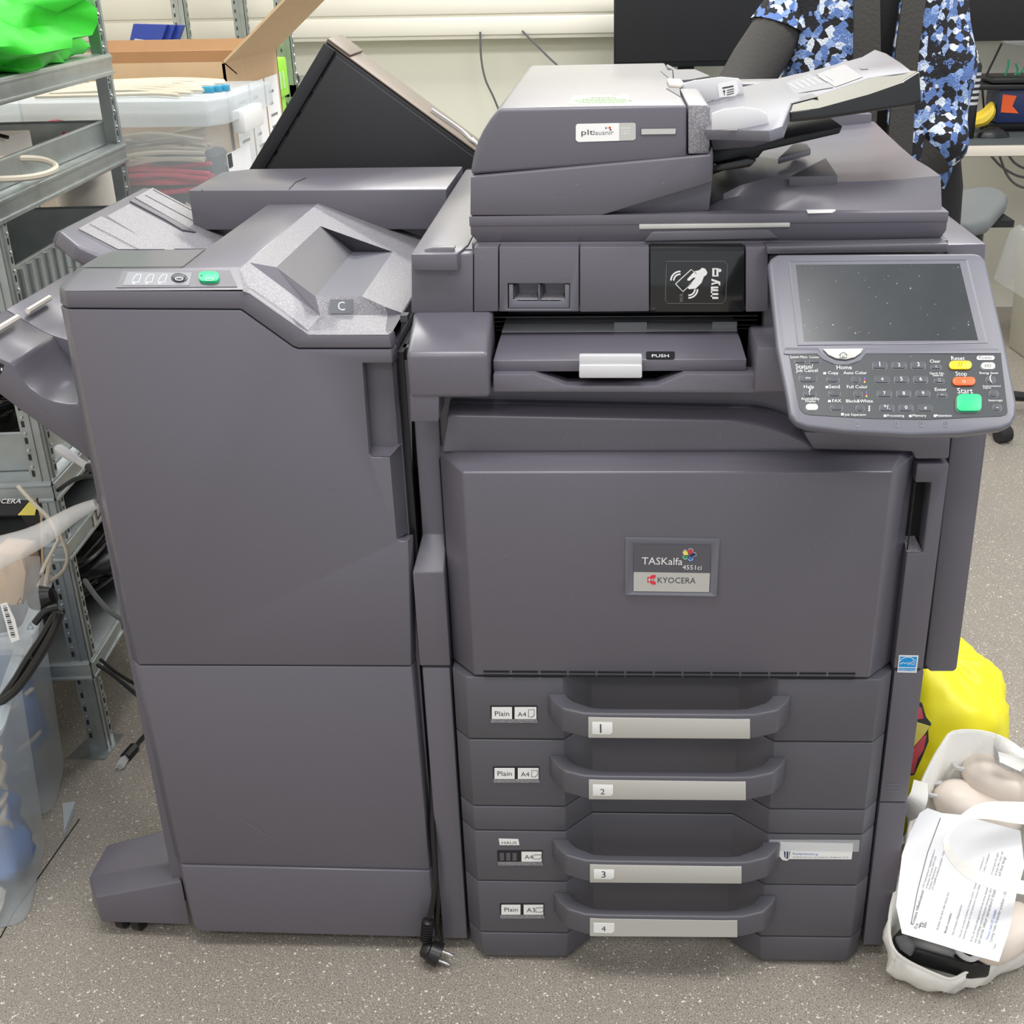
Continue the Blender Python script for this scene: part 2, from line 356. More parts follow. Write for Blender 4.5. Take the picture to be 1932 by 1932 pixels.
# rotated wordmark m y Q built as block letters
out([(900, 740), (900, 768), (1003, 768), (1003, 742), (925, 740)]); out([(900, 688), (900, 714), (1003, 714), (1003, 688)]); out([(900, 596), (900, 640), (925, 660), (1003, 660), (1003, 636), (930, 630), (925, 620), (1003, 620), (1003, 596)]); out([(900, 640), (900, 768), (918, 768), (918, 640)])
out([(908, 575), (908, 548), (975, 535), (908, 515), (908, 485), (1030, 528), (1033, 578), (1010, 578), (1008, 552), (960, 556)])
stroke([(935, 350), (935, 450), (992, 450), (992, 350)], 34, mb=mb, closed=True); out([(1000, 345), (1045, 352), (1045, 385), (1000, 395)])
stroke([(280, 245), (1095, 245), (1135, 300), (1118, 560), (1108, 780), (1058, 835), (290, 835), (262, 790), (275, 400)], 5, mb=mb, m=KEYB, closed=True, h=.0009)
mb.text('WA', U, K(512, 815), K(512, 690), KEYB, h=.001)
mb.build('reader_emblem', cr, smooth=0)
# lid rest strip between front covers and lid, upper right housing
mb = MB(); mb.slab([(890, 457), (1790, 452), (1790, 470), (890, 470)], PY(.06), -.03, .0, G)
mb.slab([(1447, 466), (1790, 459), (1790, 476), (1447, 480)], PY(.03), -.03, .0, GD)
mb.build('scanner_sill', prn, bev=.002)
mb = MB(); mb.slab([(1785, 461), (1861, 459), (1856, 560), (1862, 640), (1795, 640)], PY(.05), -.3, 0, G); mb.build('right_upper_cover', prn, bev=.003)
mb = MB(); mb.slab([(1449, 480), (1787, 474), (1785, 560), (1770, 815), (1440, 835), (1440, 594)], PY(.055), -.02, 0, GD); mb.build('panel_housing', prn, bev=.003)
mb = MB(); mb.slab([(1515, 815), (1795, 815), (1791, 866), (1727, 867), (1722, 853), (1535, 849)], L0, -.04, 0, G); mb.build('lower_right_cover', prn, bev=.003)
mb = MB(); mb.slab([(1812, 700), (1875, 700), (1862, 828), (1806, 1262), (1800, 1268), (1755, 1268), (1745, 1255), (1798, 800)], PY(.045), -.40, 0, G); sc = mb.build('side_cover', prn, bev=.006)
mb = MB(); mb.slab([(1787, 830), (1805, 830), (1750, 1262), (1738, 1262)], PY(.05), -.30, .0, BK); mb.build('side_gap', prn)
# left bulging cover
mb = MB()
def bulge(x0, x1, y0, y1, y2, Yf=-.03, x0b=None):
    A = U.pt(x0, y0); B = U.pt(x1, y0); F = PY(Yf); C = F.pt(x0+3, y1); D = F.pt(x1+3, y1); E_ = F.pt(x0+3, y2); G_ = F.pt(x1+4, y2)
    xs0, xs1 = .018 if x0 < 900 else A.x, G_.x
    za, zc, ze = A.z, C.z, E_.z
    return [V((xs0, .06, za)), V((xs0, .04, za)), V((xs0, Yf, zc)), V((xs0, Yf, ze)), V((xs0, .06, ze))], xs1-xs0
r, dx = bulge(776, 921, 590, 668, 752); mb.prism(r, (dx, 0, 0), G); mb.build('left_bulge_cover', prn, bev=.006, seg=3)
mb = MB(); mb.slab([(778, 690), (836, 690), (833, 781), (781, 781)], L0, -.03, .028, G); mb.build('left_bulge_skirt', prn, bev=.002)
r, dx = bulge(1415, 1452, 622, 655, 741); mb = MB(); mb.prism(r, (dx+.05, 0, 0), G); mb.build('right_bulge_cover', prn, bev=.004, seg=2)
# output cavity: slats, tray, transparent flap, handle
mb = MB()
for k, y in enumerate((598, 606, 615, 622)):
    a, b = U.pt(928+k*3, y, -.05-.02*k), U.pt(1430, y, -.05-.02*k)
    mb.box(a.x, b.x, a.y, a.y+.012, a.z-.001, a.z, GLOSS); mb.box(a.x, b.x, a.y-.0006, a.y, a.z-.0009, a.z, KEYB)
mb.box(.11, .52, .34, .35, zc0, zc1, BK); mb.box(.10, .53, .045, .35, zc0-.004, zc0, BK)
mb.build('output_slot_ribs', prn)
F2 = PY(-.008)
a = F2.pt(930, 680); b = F2.pt(1409, 679); c = F2.pt(930, 702); e = PY(.05).pt(940, 632)
mb = MB(); mb.loft([[V((a.x, -.008, c.z)), V((a.x, -.008, a.z)), V((a.x+.004, .03, a.z+.012)), V((a.x+.006, .10, a.z+.016)), V((a.x+.006, .10, c.z))],
                    [V((b.x, -.008, c.z)), V((b.x, -.008, a.z)), V((b.x-.004, .03, a.z+.012)), V((b.x-.006, .10, a.z+.016)), V((b.x-.006, .10, c.z))]], G)
jt = mb.build('separator_tray', prn, bev=.0015)
mb = MB(); zt = a.z+.017
mb.add([V((a.x+.006, .05, zt)), V((b.x-.006, .05, zt)), V((b.x-.01, .16, zt+.012)), V((a.x+.01, .16, zt+.012))], [(0, 1, 2, 3)], FILM)
for x0, x1 in ((.26, .30), (.38, .41), (.44, .47)): mb.box(x0, x1, .07, .072, zt-.01, zt+.006, KEYB)
mb.build('transparent_flap', jt, smooth=0)
mb = MB(); mb.slab([(1093, 664), (1211, 664), (1211, 684), (1093, 684)], F2, .004, .013, WPL); mb.slab([(1093, 681), (1211, 681), (1211, 706), (1093, 706)], F2, .007, .016, WPL)
lab(mb.build('tray_handle', jt, bev=.002), 'pale grey plastic push handle')
mb = MB(); PT = Plane(V((a.x, .0, a.z+.0035)), (1, 0, 0), (0, -.30, 1)); mb.slab(rrect(1219, 664, 1273, 677, 3), PT, 0, .0008, BK)
mb.text('PUSH', PT, (1230, 675.5), (1262, 675.5), WINK, h=.0012); mb.build('push_label', jt, smooth=0)
mb = MB(); mb.slab([(930, 706), (1007, 706), (1069, 728), (1239, 728), (1292, 706), (1450, 706), (1470, 742), (930, 740)], PY(-.02), -.03, 0, G)
mb.build('lower_tray_cover', prn, bev=.002)
# left column
mb = MB(); CU = PY(.04)
zt, zs1, zs0, z5 = at(800, 783, Y=.04).z, at(800, 1008, Y=.04).z, at(800, 1080, Y=0).z, .5035
mb.loft([[V((x, y, z)) for y, z in ((.10, zt), (.04, zt), (.04, zs1), (0, zs0), (0, z5), (.10, z5))] for x in (.0095 , .0415)], G)
mb.v = [V((p.x-(.0095 if (p.z < zs1-.001 and p.x < .02) else 0), p.y, p.z)) for p in mb.v]
mb.build('left_column', prn, bev=.002)
mb = MB(); mb.box(.003, .0405, 0, .10, .022, .5, G); mb.build('left_column_lower', prn, bev=.003)
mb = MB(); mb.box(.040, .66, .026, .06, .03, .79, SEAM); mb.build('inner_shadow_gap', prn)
# right columns
xr0, xr1 = .628, .667
mb = MB(); zt, zg0, zg1 = at(1750, 875, Y=0).z, at(1750, 911, Y=0).z, at(1750, 1043, Y=0).z
gx = at(1755, 930, Y=0).x
mb.prism([(xr0, 0, zt), (xr1, 0, zt), (xr1, 0, .503), (xr0, 0, .503), (xr0, 0, zg1), (gx, 0, zg1), (gx, 0, zg0), (xr0, 0, zg0)], (0, .05, 0), G); rc = mb.build('right_column', prn, bev=.0025)
mb = MB(); mb.box(xr0, gx+.002, .028, .05, zg1, zg0, GD)
mb.add([(xr0, 0.002, zg1), (gx, 0.002, zg1), (gx-.006, .028, zg1+.012), (xr0, .028, zg1+.012)], [(0, 1, 2, 3)], GT)
mb.add([(gx-.014, .027, zg0), (gx-.014, .027, zg1+.01), (gx-.014, .0275, zg1+.01)], [(0, 1, 2)], G)
for k in range(22): z = zg1+.004+(zg0-zg1-.008)*k/21; mb.box(.6275, .6290, -.0005, .002, z, z+.0035, BK)
mb.build('grip_recess', rc)
zl = at(1700, 1514, Y=0).z
mb = MB(); mb.box(xr0+.002, xr1+.001, 0, .06, zl+.001, .5, G)
for k in range(3):
    p, q = L0.pt(1672+k*-1, 1479+6*k), L0.pt(1697-k, 1479+6*k); mb.box(p.x, q.x, -.0008, .002, p.z-.0022, p.z, GT)
mb.build('right_column_middle', prn, bev=.0012)
mb = MB(); mb.box(xr0+.002, xr1+.002, 0, .06, .022, zl-.001, G); mb.build('right_column_lower', prn, bev=.0025)
# energy sticker
mb = MB(); E5 = lambda x, y: (1600+x/6.9, 1060+y/6.9)
mb.slab([E5(663, 1212), E5(917, 1217), E5(890, 1442), E5(640, 1436)], L0, .0002, .0006, WHT)
mb.slab([E5(678, 1230), E5(898, 1234), E5(880, 1368), E5(660, 1364)], L0, .0006, .0009, ESB); mb.slab([E5(658, 1380), E5(878, 1382), E5(874, 1418), E5(654, 1414)], L0, .0006, .0009, ESB)
stroke([(668, 1300), (700, 1262), (760, 1240), (820, 1245), (880, 1290)], 9, K=E5, pl=L0, h=.0009, th=.0002, mb=mb, m=WHT)
stroke([(680, 1330), (720, 1310), (740, 1325), (780, 1310), (770, 1345), (800, 1310), (795, 1345), (820, 1305)], 10, K=E5, pl=L0, h=.0009, th=.0002, mb=mb, m=WHT)
star = [(845+(34 if k % 2 == 0 else 14)*math.sin(k*math.pi/5), 1318-(34 if k % 2 == 0 else 14)*math.cos(k*math.pi/5)) for k in range(10)]
stroke(star, 7, K=E5, pl=L0, h=.0009, th=.0002, mb=mb, m=WHT, closed=True)
mb.text('ENERGY STAR', L0, E5(664, 1410), E5(870, 1414), WHT, h=.001); lab(mb.build('energy_sticker', rc, smooth=0), 'small blue and white energy rating sticker')

# front door --------------------------------------------------------------
zd1, zd2, zb = .809, .797, .503
xl0, xl1, xr0_, xr1_ = .043, .0765, .592, .629
mb = MB()
mb.loft([[V((xl0, .03, z0)), V((xl0, .018, z0)), V((xl1, yf, z1)), V((xr0_, yf, z1)), V((xr1_, .018, z2)), V((xr1_, .03, z2))] for yf, z0, z1, z2 in ((-.0225, zb, zb, zb), (-.03, zd1-.006, zd2, zd1-.008), )]
        + [[V((xl0, .03, zd1)), V((xl0, .03, zd1)), V((xl1-.014, .012, zd1)), V((xr0_+.02, .012, zd1)), V((xr1_, .03, zd1)), V((xr1_, .03, zd1))]], G)
fd = mb.build('front_door', prn, bev=.0025, seg=3)
# upper lip of the door with the curve under the panel
P1 = PY(.008)
top = [(845, 783), (1360, 793)] + [(1360+14*k, 793+.32*k*k) for k in range(1, 13)]
mb = MB(); zlow = zd1-.002
tp3 = [P1.pt(*p) for p in top]
t3 = [PY(.032).pt(*p) for p in [(848, 757), (1400, 768)] + [(1400+13*k, 768+.42*k*k) for k in range(1, 13)]]
mb.loft([[V((.047, .008, zlow))]+tp3+[V((tp3[-1].x+.002, .008, zlow))], [V((.047, .034, zlow))]+t3+[V((t3[-1].x+.002, .034, zlow))]], G)
mb.build('door_upper_lip', fd, bev=.005, seg=3)
P2 = PY(.034)
top2 = [(848, 757), (1400, 768)] + [(1400+13*k, 768+.42*k*k) for k in range(1, 11)]
mb = MB(); t3 = [P2.pt(*p) for p in top2]
mb.prism([V((.047, .032, zlow))]+t3+[V((t3[-1].x+.002, .032, zlow))], (0, .03, 0), G)
mb.build('door_upper_lip', fd, bev=.0025, seg=3)
mb = MB()
x0, x1 = .087, .575
for r_ in range(2):
    n = 13
    for k in range(n):
        a = x0+(x1-x0)*k/n; z = .5085-.0062*r_
        mb.box(a+.0015, a+(x1-x0)/n-.0015, -.0235, -.0215, z, z+.0024, SEAM)
mb.build('vent_slots', fd, smooth=0)
# badge
DB = PY(-.0262); B7 = lambda x, y: (1150+x/7.728, 980+y/7.728)
mb = MB()
mb.ring([B7(232, 250), B7(1605, 270), B7(1560, 1105), B7(225, 1080)], [B7(350, 345), B7(1480, 360), B7(1460, 1062), B7(345, 1045)], DB, -.002, .004, GL, hin=.0012)
bd = mb.build('model_badge', fd, bev=.0004)
mb = MB()
mb.slab([B7(355, 352), B7(1472, 365), B7(1462, 772), B7(352, 755)], DB, .0, .0022, GD); mb.slab([B7(352, 755), B7(1462, 772), B7(1450, 1050), B7(348, 1035)], DB, .0, .0022, SILV)
mb.text('TASKalfa', DB, B7(470, 642), B7(1060, 652), WINK, h=.0024, vs=1.05); mb.text('4551ci', DB, B7(1062, 716), B7(1338, 722), WINK, h=.0024)
mb.text('KYOCERA', DB, B7(700, 912), B7(1252, 922), INK, h=.0024, vs=1.1)
for k, m in enumerate((RED, LNAV, LBLU, LGRN, LYEL)):
    a = math.radians(-72+72*k); cx, cy = 1160, 512
    pts = [(cx+math.cos(a+d)*r_, cy+math.sin(a+d)*r_*.88) for r_, d in ((15, 0), (70, -.55), (102, -.25), (104, .25), (72, .52))]
    mb.slab([B7(*p) for p in pts], DB, .0022, .0026, m); stroke(pts[1:], 6, K=B7, pl=DB, h=.0026, th=.0002, mb=mb)
mb.slab([B7(*p) for p in ((550, 825), (585, 825), (620, 797), (672, 797), (672, 830), (630, 868), (672, 905), (672, 937), (620, 935), (585, 905), (550, 905))], DB, .0022, .0026, RED)
mb.slab([B7(*p) for p in ((556, 866), (585, 830), (598, 866), (585, 902))], DB, .0026, .0028, SILV); mb.slab([B7(*p) for p in ((640, 840), (600, 866), (640, 890), (628, 866))], DB, .0026, .0028, SILV)
mb.build('badge_print', bd, smooth=0)

# drawers -----------------------------------------------------------------
xa, xb = LD.pt(1064, 1396).x, at(1116, 1240, Y=.02).x
xc, xd = at(1398, 1240, Y=.02).x, LD.pt(1461, 1400).x
def front_poly(z, ins=0.0): return [V(p) for p in ((.044, .03, z), (.044, .001, z), (.0645, -.0215, z), (xa, -.0215, z), (xb, .02, z), (xc, .02, z), (xd, -.0215, z), (.606, -.0215, z), (.6265, .001, z), (.6265, .03, z))]
ZL = [LD.pt(884, y).z for y in (1276, 1394, 1520, 1566, 1661, 1757.5)]
specs = [(ZL[0], ZL[1], '1', 'Plain', 'A4', 1353, 1392, (1110, 1415), (1033, 1491), 1333), (ZL[1], ZL[2], '2', 'Plain', 'A4', 1471, 1508, (1111, 1407), (1036, 1483), 1448),
         (ZL[3], ZL[4], '3', '', 'A4', 1631, 1665, (1113, 1399), (1041, 1471), 1606), (ZL[4], ZL[5], '4', 'Plain', 'A3', 1733, 1766, (1113, 1391), (1044, 1463), 1709)]
mb = MB()
pp = [V((p.x, p.y, ZL[3]+.001)) for p in front_poly(0)]; mb.prism(pp, (0, 0, ZL[2]-ZL[3]-.002), GD)
mb.build('divider_strip', prn, bev=.0015)
tags = [((928, 1334, 966, 1356), (971, 1334, 1012, 1356)), ((933, 1449, 971, 1469), (977, 1449, 1016, 1469)), ((941, 1607, 978, 1625), (984, 1607, 1022, 1625)), ((946, 1707, 982, 1725), (988, 1707, 1025, 1725))]
for n, (z1, z0, num, pl_, sz, hy0, hy1, (sx0, sx1), (ex0, ex1), hyt) in enumerate(specs):
    mb = MB(); mb.prism([V((p.x, p.y, z0+.0012)) for p in front_poly(0)], (0, 0, z1-z0-.0024), GD)
    dw = mb.build('drawer', prn, bev=.0012)
    lab(dw, 'paper drawer marked %s' % num)
    # bowed handle
    HP = PY(-.062); a, b = HP.pt(sx0, hy0-6), HP.pt(sx1, hy1+3); zt_, zb_ = a.z, b.z
    e0, e1 = LD.pt(ex0, 1300).x if 0 else at(ex0, hyt+20, Y=-.0215).x, at(ex1, hyt+20, Y=-.0215).x
    path = [V((e0, -.0205, 0)), V((e0+.008, -.036, 0)), V((e0+.022, -.052, 0)), V((a.x-.006, -.061, 0)), V((a.x+.02, -.062, 0)), V((b.x-.02, -.062, 0)), V((b.x+.006, -.061, 0)), V((e1-.022, -.052, 0)), V((e1-.008, -.036, 0)), V((e1, -.0205, 0))]
    inn = [V((e0+.026, -.0205, 0)), V((e0+.028, -.026, 0)), V((e0+.036, -.034, 0)), V((a.x+.004, -.046, 0)), V((a.x+.02, -.048, 0)), V((b.x-.02, -.048, 0)), V((b.x-.004, -.046, 0)), V((e1-.036, -.034, 0)), V((e1-.028, -.026, 0)), V((e1-.026, -.0205, 0))]
    mb = MB(); rings = []
    for p, q in zip(path, inn):
        up = .008*max(0, (p.y+.062)/.0415); rings.append([V((p.x, p.y, zb_+up)), V((p.x, p.y, zt_+up*.6)), V((q.x, q.y, zt_+up*.6)), V((q.x, q.y, zb_+up))])
    mb.loft(rings, GD); hd = mb.build('handle', dw, bev=.003, seg=3)
    mb = MB(); HF = PY(-.0622); mb.slab([(sx0, hy0), (sx1, hy0+4), (sx1, hy1+1), (sx0, hy1-1)], HF, -.001, .0012, SILV)
    w_ = 46; mb.slab([(sx0+7, hy0+7), (sx0+w_, hy0+8), (sx0+w_, hy1-11), (sx0+w_-5, hy1-7), (sx0+7, hy1-8)], HF, .0012, .0018, WHT)
    mb.text(num, HF, (sx0+22, hy1-11), (sx0+(24.8 if num == '1' else 30), hy1-11), INK, h=.002)
    lab(mb.build('silver_label', hd, bev=.0003), 'silver label strip with number %s' % num)
    mb = MB()
    (a0, b0, a1, b1), (c0, d0, c1, d1) = tags[n]
    mb.slab([(a0-3, b0-3), (c1+2, b0-3), (c1+1, b1), (a0-2, b1)], PY(-.0215), .0002, .001, BK)
    mb.slab([(a0-2, b1), (c1+1, b1), (c1+3, b1+6), (a0-1, b1+6)], PY(-.0215), .0002, .0022, GT)
    if pl_:
        mb.slab([(a0, b0), (a1, b0), (a1, b1), (a0, b1)], PY(-.0225), .0, .0008, WHT); mb.text(pl_, PY(-.0225), (a0+6, b1-6), (a1-5, b1-6), INK, h=.001)
    else:
        for k in range(3): mb.slab([(a0+2+12*k, b0+2), (a0+10+12*k, b0+2), (a0+10+12*k, b1-2), (a0+2+12*k, b1-2)], PY(-.0225), 0, .0008, GD)
    mb.slab([(c0, d0), (c1, d0), (c1, d1), (c0, d1)], PY(-.0225), .0, .0008, WHT); mb.text(sz, PY(-.0225), (c0+6, d1-5), (c0+22, d1-5), INK, h=.001)
    px, py, qx, qy = (c0+26, d0+5, c0+37, d1-3) if n < 2 else (c0+23, d0+6, c0+38, d1-4)
    stroke([(px, py), (qx, py), (qx, qy-4), (qx-4, qy), (px, qy)], 1.0, K=lambda x, y: (x, y), m=INK, pl=PY(-.0225), h=.001, th=.0002, closed=True, mb=mb)
    lab(mb.build('paper_size_tags', dw, smooth=0), 'white paper size tags')
    if n == 2:
        mb = MB(); mb.slab([(941, 1582), (978, 1583), (980, 1594), (943, 1594)], PY(-.0217), 0, .0006, WHT); mb.text('HAUS', PY(-.0217), (947, 1592), (975, 1592), INK, h=.0008, vs=.8)
        lab(mb.build('word_sticker', dw, smooth=0), 'tiny white sticker with block capitals')
        mb = MB(); Q = lambda x, y: (1250+x/2.973, 1220+y/2.973); T = PY(-.0217)
        mb.slab([Q(650, 1095), Q(1070, 1103), Q(1060, 1192), Q(710, 1190), Q(698, 1200), Q(672, 1195), Q(650, 1170)], T, 0, .0005, WHT)
        mb.text('Reykjavikurborg', T, Q(730, 1165), Q(870, 1168), LBLU, h=.0007, vs=1); mb.text('Skrifstofa thjonustu og nyskopunar, Borgartuni 12-14', T, Q(730, 1182), Q(1040, 1184), KEYB, h=.0007)
        mb.slab([Q(680, 1148), Q(716, 1148), Q(712, 1180), Q(698, 1190), Q(684, 1180)], T, .0005, .0007, LNAV)
        for k in (690, 705): mb.slab([Q(k, 1148), Q(k+5, 1148), Q(k+5, 1182), Q(k, 1182)], T, .0007, .0009, WHT)
        lab(mb.build('address_sticker', dw, smooth=0), 'torn white paper sticker under clear tape')
        mb = MB(); mb.slab([Q(598, 1080), Q(1105, 1082), Q(1100, 1148), Q(598, 1142)], T, .0008, .001, FILM); mb.build('clear_tape', dw, smooth=0)
# plinth feet pieces left and right under drawer 4
for L_ in (1, 0):
    z1 = ZL[5]-.0015; mb = MB()
    if L_: base = [(.044, .03), (.044, .001), (.0645, -.0215), (xa, -.0215), (xb-.002, .015), (xb-.002, .03)]
    else: base = [(xc+.002, .03), (xc+.002, .015), (xd, -.0215), (.606, -.0215), (.6265, .001), (.6265, .03)]
    cx = sum(p[0] for p in base)/6
    mb.loft([[V((cx+(x-cx)*.93, y+.006, .004)) for x, y in base], [V((cx+(x-cx)*.97, y+.001, .016)) for x, y in base], [V((x, y, z1)) for x, y in base]], GD)
    mb.build('plinth', prn, bev=.002)

# scanner lid ---------------------------------------------------------------
lz0, lz1 = 1.052, 1.087
mb = MB()
lx0, lx1 = LID.pt(885, 408).x, LID.pt(1790, 402).x
mb.loft([[V((lx0+i, .055+i*.6, z)), V((lx1-i*.5, .055+i*.6, z)), V((lx1+.012, .60, z)), V((lx0+i, .62, z))] for i, z in ((.012, lz0), (.001, lz0+.014), (.001, lz0+.0235), (0, lz0+.024), (0, lz1))], G)
lid = mb.build('scanner_lid', prn, bev=.0015)
mb = MB(); mb.slab([(1206, 423), (1490, 420), (1490, 428), (1206, 432)], LID, -.001, .0015, SILV); lab(mb.build('lid_handle_strip', lid, bev=.0004), 'thin silver strip')
mb = MB(); mb.slab([(1230, 436), (1450, 432), (1470, 450), (1215, 456)], LID, -.009, .0006, GD); mb.build('lid_handle_recess', lid, bev=.002)
mb = MB(); LT = PZ(lz1)
mb.slab([(1517, 388), (1568, 388), (1576, 391), (1572, 394), (1577, 398), (1570, 402), (1524, 403)], LT, .0002, .0008, WHT); mb.build('torn_sticker', lid, smooth=0)
# raised stacking surface of the lid
mb = MB(); R_ = []
xs = [.372, .39, .41, .44, .48, .52, .56, .60, lx1-.004]
for i, x in enumerate(xs):
    t = i/(len(xs)-1); h = .034*min(1, i/3.0)**.7 - .006*math.sin(max(0, t-.35)/.65*math.pi) if i else .001
    rr = []
    for y, q in ((.072+.02*(1-min(1, i/4.)), 0), (.085+.02*(1-min(1, i/4.)), .55), (.098, 1), (.16, 1.0-.1*math.sin(t*3)), (.25, .92-.2*math.sin(t*3)), (.35, .95-.15*math.sin(t*3)), (.45, 1), (.56, 1.1), (.585, 1.1)):
        rr.append(V((x+(y-.07)*.035*t, y, lz1+h*q)))
    rr += [V((x+.018*t, .585, lz1-.004)), V((x, .072, lz1-.004))]
    R_.append(rr)
mb.loft(R_, G); mb.build('stacking_surface', lid, smooth=35)
mb = MB()
for pts, h in ((((1489, 333), (1558, 297), (1581, 331)), .003),):
    q = [PZ(lz1+.036).pt(*p) for p in pts]; mb.prism(q, (0, 0, -.012), GD)
q = [PZ(lz1+.04).pt(*p) for p in ((1468, 298), (1500, 268), (1522, 271), (1530, 281))]; mb.prism(q, (0, 0, -.008), GL)
mb.build('stacking_fin', lid, bev=.0012)
mb = MB(); a, b = at(1656, 239, Z=1.13), at(1640, 215, Z=1.15)
mb.box(.56, .655, .575, .60, lz1, 1.137, G); mb.build('rear_fence', lid, bev=.002)
# document feeder -------------------------------------------------------------
AF = PY(.062); yb = .66
def fprism(px, y0=.062, y1=yb, m=G, pl=None):
    q = [PY(y0).pt(*p) for p in px]; return MB().prism(q, (0, y1-y0, 0), m)
mb = fprism([(888, 330), (890, 312), (894, 292), (901, 268), (911, 247), (924, 226), (939, 208), (946, 204), (1296, 198), (1296, 300)])
dfd = mb.build('feeder_top_cover', prn, bev=.004, seg=3)
mb = fprism([(1298.5, 198), (1334, 198), (1340, 202), (1339, 290), (1298.5, 291)], y1=.25, m=GT); mb.build('feeder_end_cover', dfd, bev=.002)
mb = fprism([(888, 333), (1338, 292), (1344, 278), (1346, 292), (1345, 344), (1134, 407), (887, 407)], y0=.056, y1=.60); dlo = mb.build('feeder_lower_cover', prn, bev=.003)
mb = fprism([(1100, 407), (1345, 335), (1338, 398), (1300, 400)], y0=.075, y1=.3, m=G); mb.build('feeder_hinge_block', prn, bev=.002)
mb = MB(); a = AF.pt(1086, 238); P6 = lambda x, y: (1060+x/6.9, 170+y/6.9)
def on(pl, pts, K, h0, h1, m): mb.slab([K(*p) for p in pts], pl, h0, h1, m)
on(AF, [(200, 440), (745, 428), (745, 658), (215, 675), (182, 650), (182, 465)], P6, 0, .0006, WHT); on(AF, [(745, 428), (945, 425), (962, 445), (962, 630), (935, 652), (745, 658)], P6, 0, .0006, SILV)
mb.text('plt', AF, P6(255, 583), P6(412, 580), INK, h=.0008, vs=.62); mb.text('lausnir', AF, P6(415, 583), P6(675, 578), KEYB, h=.0008, vs=.85)
for i, s_ in enumerate(('SÍMI 544', 'www.plt.is', 'plt@plt.is')): mb.text(s_, AF, P6(768, 508+34*i), P6(890, 506+34*i), WHT, h=.0008)
for x, y, r_, m in ((573, 492, 11, LBLU), (597, 482, 13, LYEL), (625, 488, 15, RED), (636, 515, 11, INK)): on(AF, ell(x, y, r_, r_, 12), P6, .0006, .0009, m)
lab(mb.build('service_sticker', dfd, smooth=0), 'white and grey service company sticker')
mb = MB(); on(AF, [(1028, 492), (1490, 485), (1490, 578), (1028, 585)], P6, 0, .0005, GD); on(AF, [(1036, 505), (1484, 500), (1478, 570), (1036, 576)], P6, .0005, .0012, SILV); lab(mb.build('indicator_window', dfd, smooth=0), 'narrow silver indicator window')
zt = AF.pt(1100, 203).z; TOPP = PZ(zt+.0005)
mb = MB(); on(TOPP, [(95, 160), (150, 80), (630, 68), (670, 85), (740, 85), (775, 62), (975, 60), (980, 165), (960, 172), (130, 190), (95, 180)], P6, .0, .0006, STGRN)
for r_, (xx0, xx1) in enumerate(((380, 700), (265, 830), (150, 930), (220, 850))):
    x = xx0
    while x < xx1-20:
        w_ = random.randint(18, 52); stroke([(x, 98+r_*20), (min(xx1, x+w_), 97+r_*20)], 6, K=P6, pl=TOPP, h=.0006, th=.0002, m=INK, mb=mb); x += w_+10
lab(mb.build('torn_note', dfd, smooth=0), 'torn pale green note with small print')
# original tray ------------------------------------------------------------------
def tz(x): return zt-.018+max(0, (x-.37))*.13 + max(0, x-.44)**1.35*.95*.55
mb = MB()
rings = []
for x, y0, y1 in ((.360, .115, .55), (.42, .115, .55), (.468, .115, .55), (.482, .145, .55), (.484, .215, .55), (.56, .215, .545), (.60, .22, .54), (.625, .225, .53)):
    z = tz(x) + (.012 if x > .61 else 0); rings.append([V((x, y0, z)), V((x, y1, z)), V((x, y1, z-.013)), V((x, y0, z-.013))])
T0 = zt-.012
def TP(h): return Plane(V((.36, .3, T0+h)), V((1, 0, .0)), V((-.0, 0, 1)))
# outline by its own pixels on a gently rising plane
SL = math.tan(math.radians(11)); TR = Plane(V((.37, .2, zt-.02)), V((1, 0, SL)), V((-SL, 0, 1)))
mb = MB(); mb.slab([(1330, 244), (1450, 246), (1477, 237), (1494, 193), (1640, 145), (1640, 112), (1500, 140), (1404, 163), (1330, 175)], TR, -.012, 0, GL)
ot = mb.build('original_tray', prn, bev=.002)
SL2 = math.tan(math.radians(15)); c0 = TR.pt(1494, 194); TW = Plane(V((c0.x, c0.y, c0.z-.002)), V((1, 0, SL2)), V((-SL2, 0, 1)))
w0 = [TW.pt(*p) for p in ((1492, 196), (1494, 212), (1545, 203), (1712, 151), (1726, 137), (1715, 141), (1650, 93), (1620, 106), (1500, 190))]
mb = MB(); mb.loft([[TW.pt(x, y)+V((0, 0, -.004)) for x, y in ((1490, 205), (1490, 168))], ], GL, cap=False) if 0 else None
# extension: sloping top with a thick glossy front face
ext_top = [(1493, 197), (1640, 147), (1722, 135), (1700, 118), (1672, 100), (1651, 93), (1625, 108), (1560, 126), (1480, 146), (1478, 165)]
mb.slab(ext_top, TW, -.006, .0, GL); mb.build('tray_extension', ot, bev=.0015)
mb = MB()
f0 = TW.pt(1493, 211); F3 = PY(f0.y)
mb.prism([F3.pt(*p) for p in ((1491, 211), (1545, 204), (1640, 178), (1700, 158), (1735, 136), (1739, 196), (1640, 212), (1560, 224), (1491, 231))], (0, .012, 0), GLOSS)
fc = mb.build('tray_front_rail', ot, bev=.0015)
mb = MB(); mb.loft([[F3.pt(x, y), TW.pt(x2, y2)+V((0, 0, .0))] for (x, y), (x2, y2) in (((1492, 211), (1497, 193)), ((1545, 204), (1550, 178)), ((1640, 178), (1640, 148)), ((1712, 153), (1700, 132)), ((1735, 137), (1727, 134)))], GLOSS, cap=False)
for a_, b_ in ((0, 2),): pass
mb.v += []; mb.build('tray_rail_top', ot, recalc=False)
mb = MB()
mb.slab([(1482, 158), (1528, 140), (1572, 166), (1500, 178)], TW, .0003, .0009, KEYB)
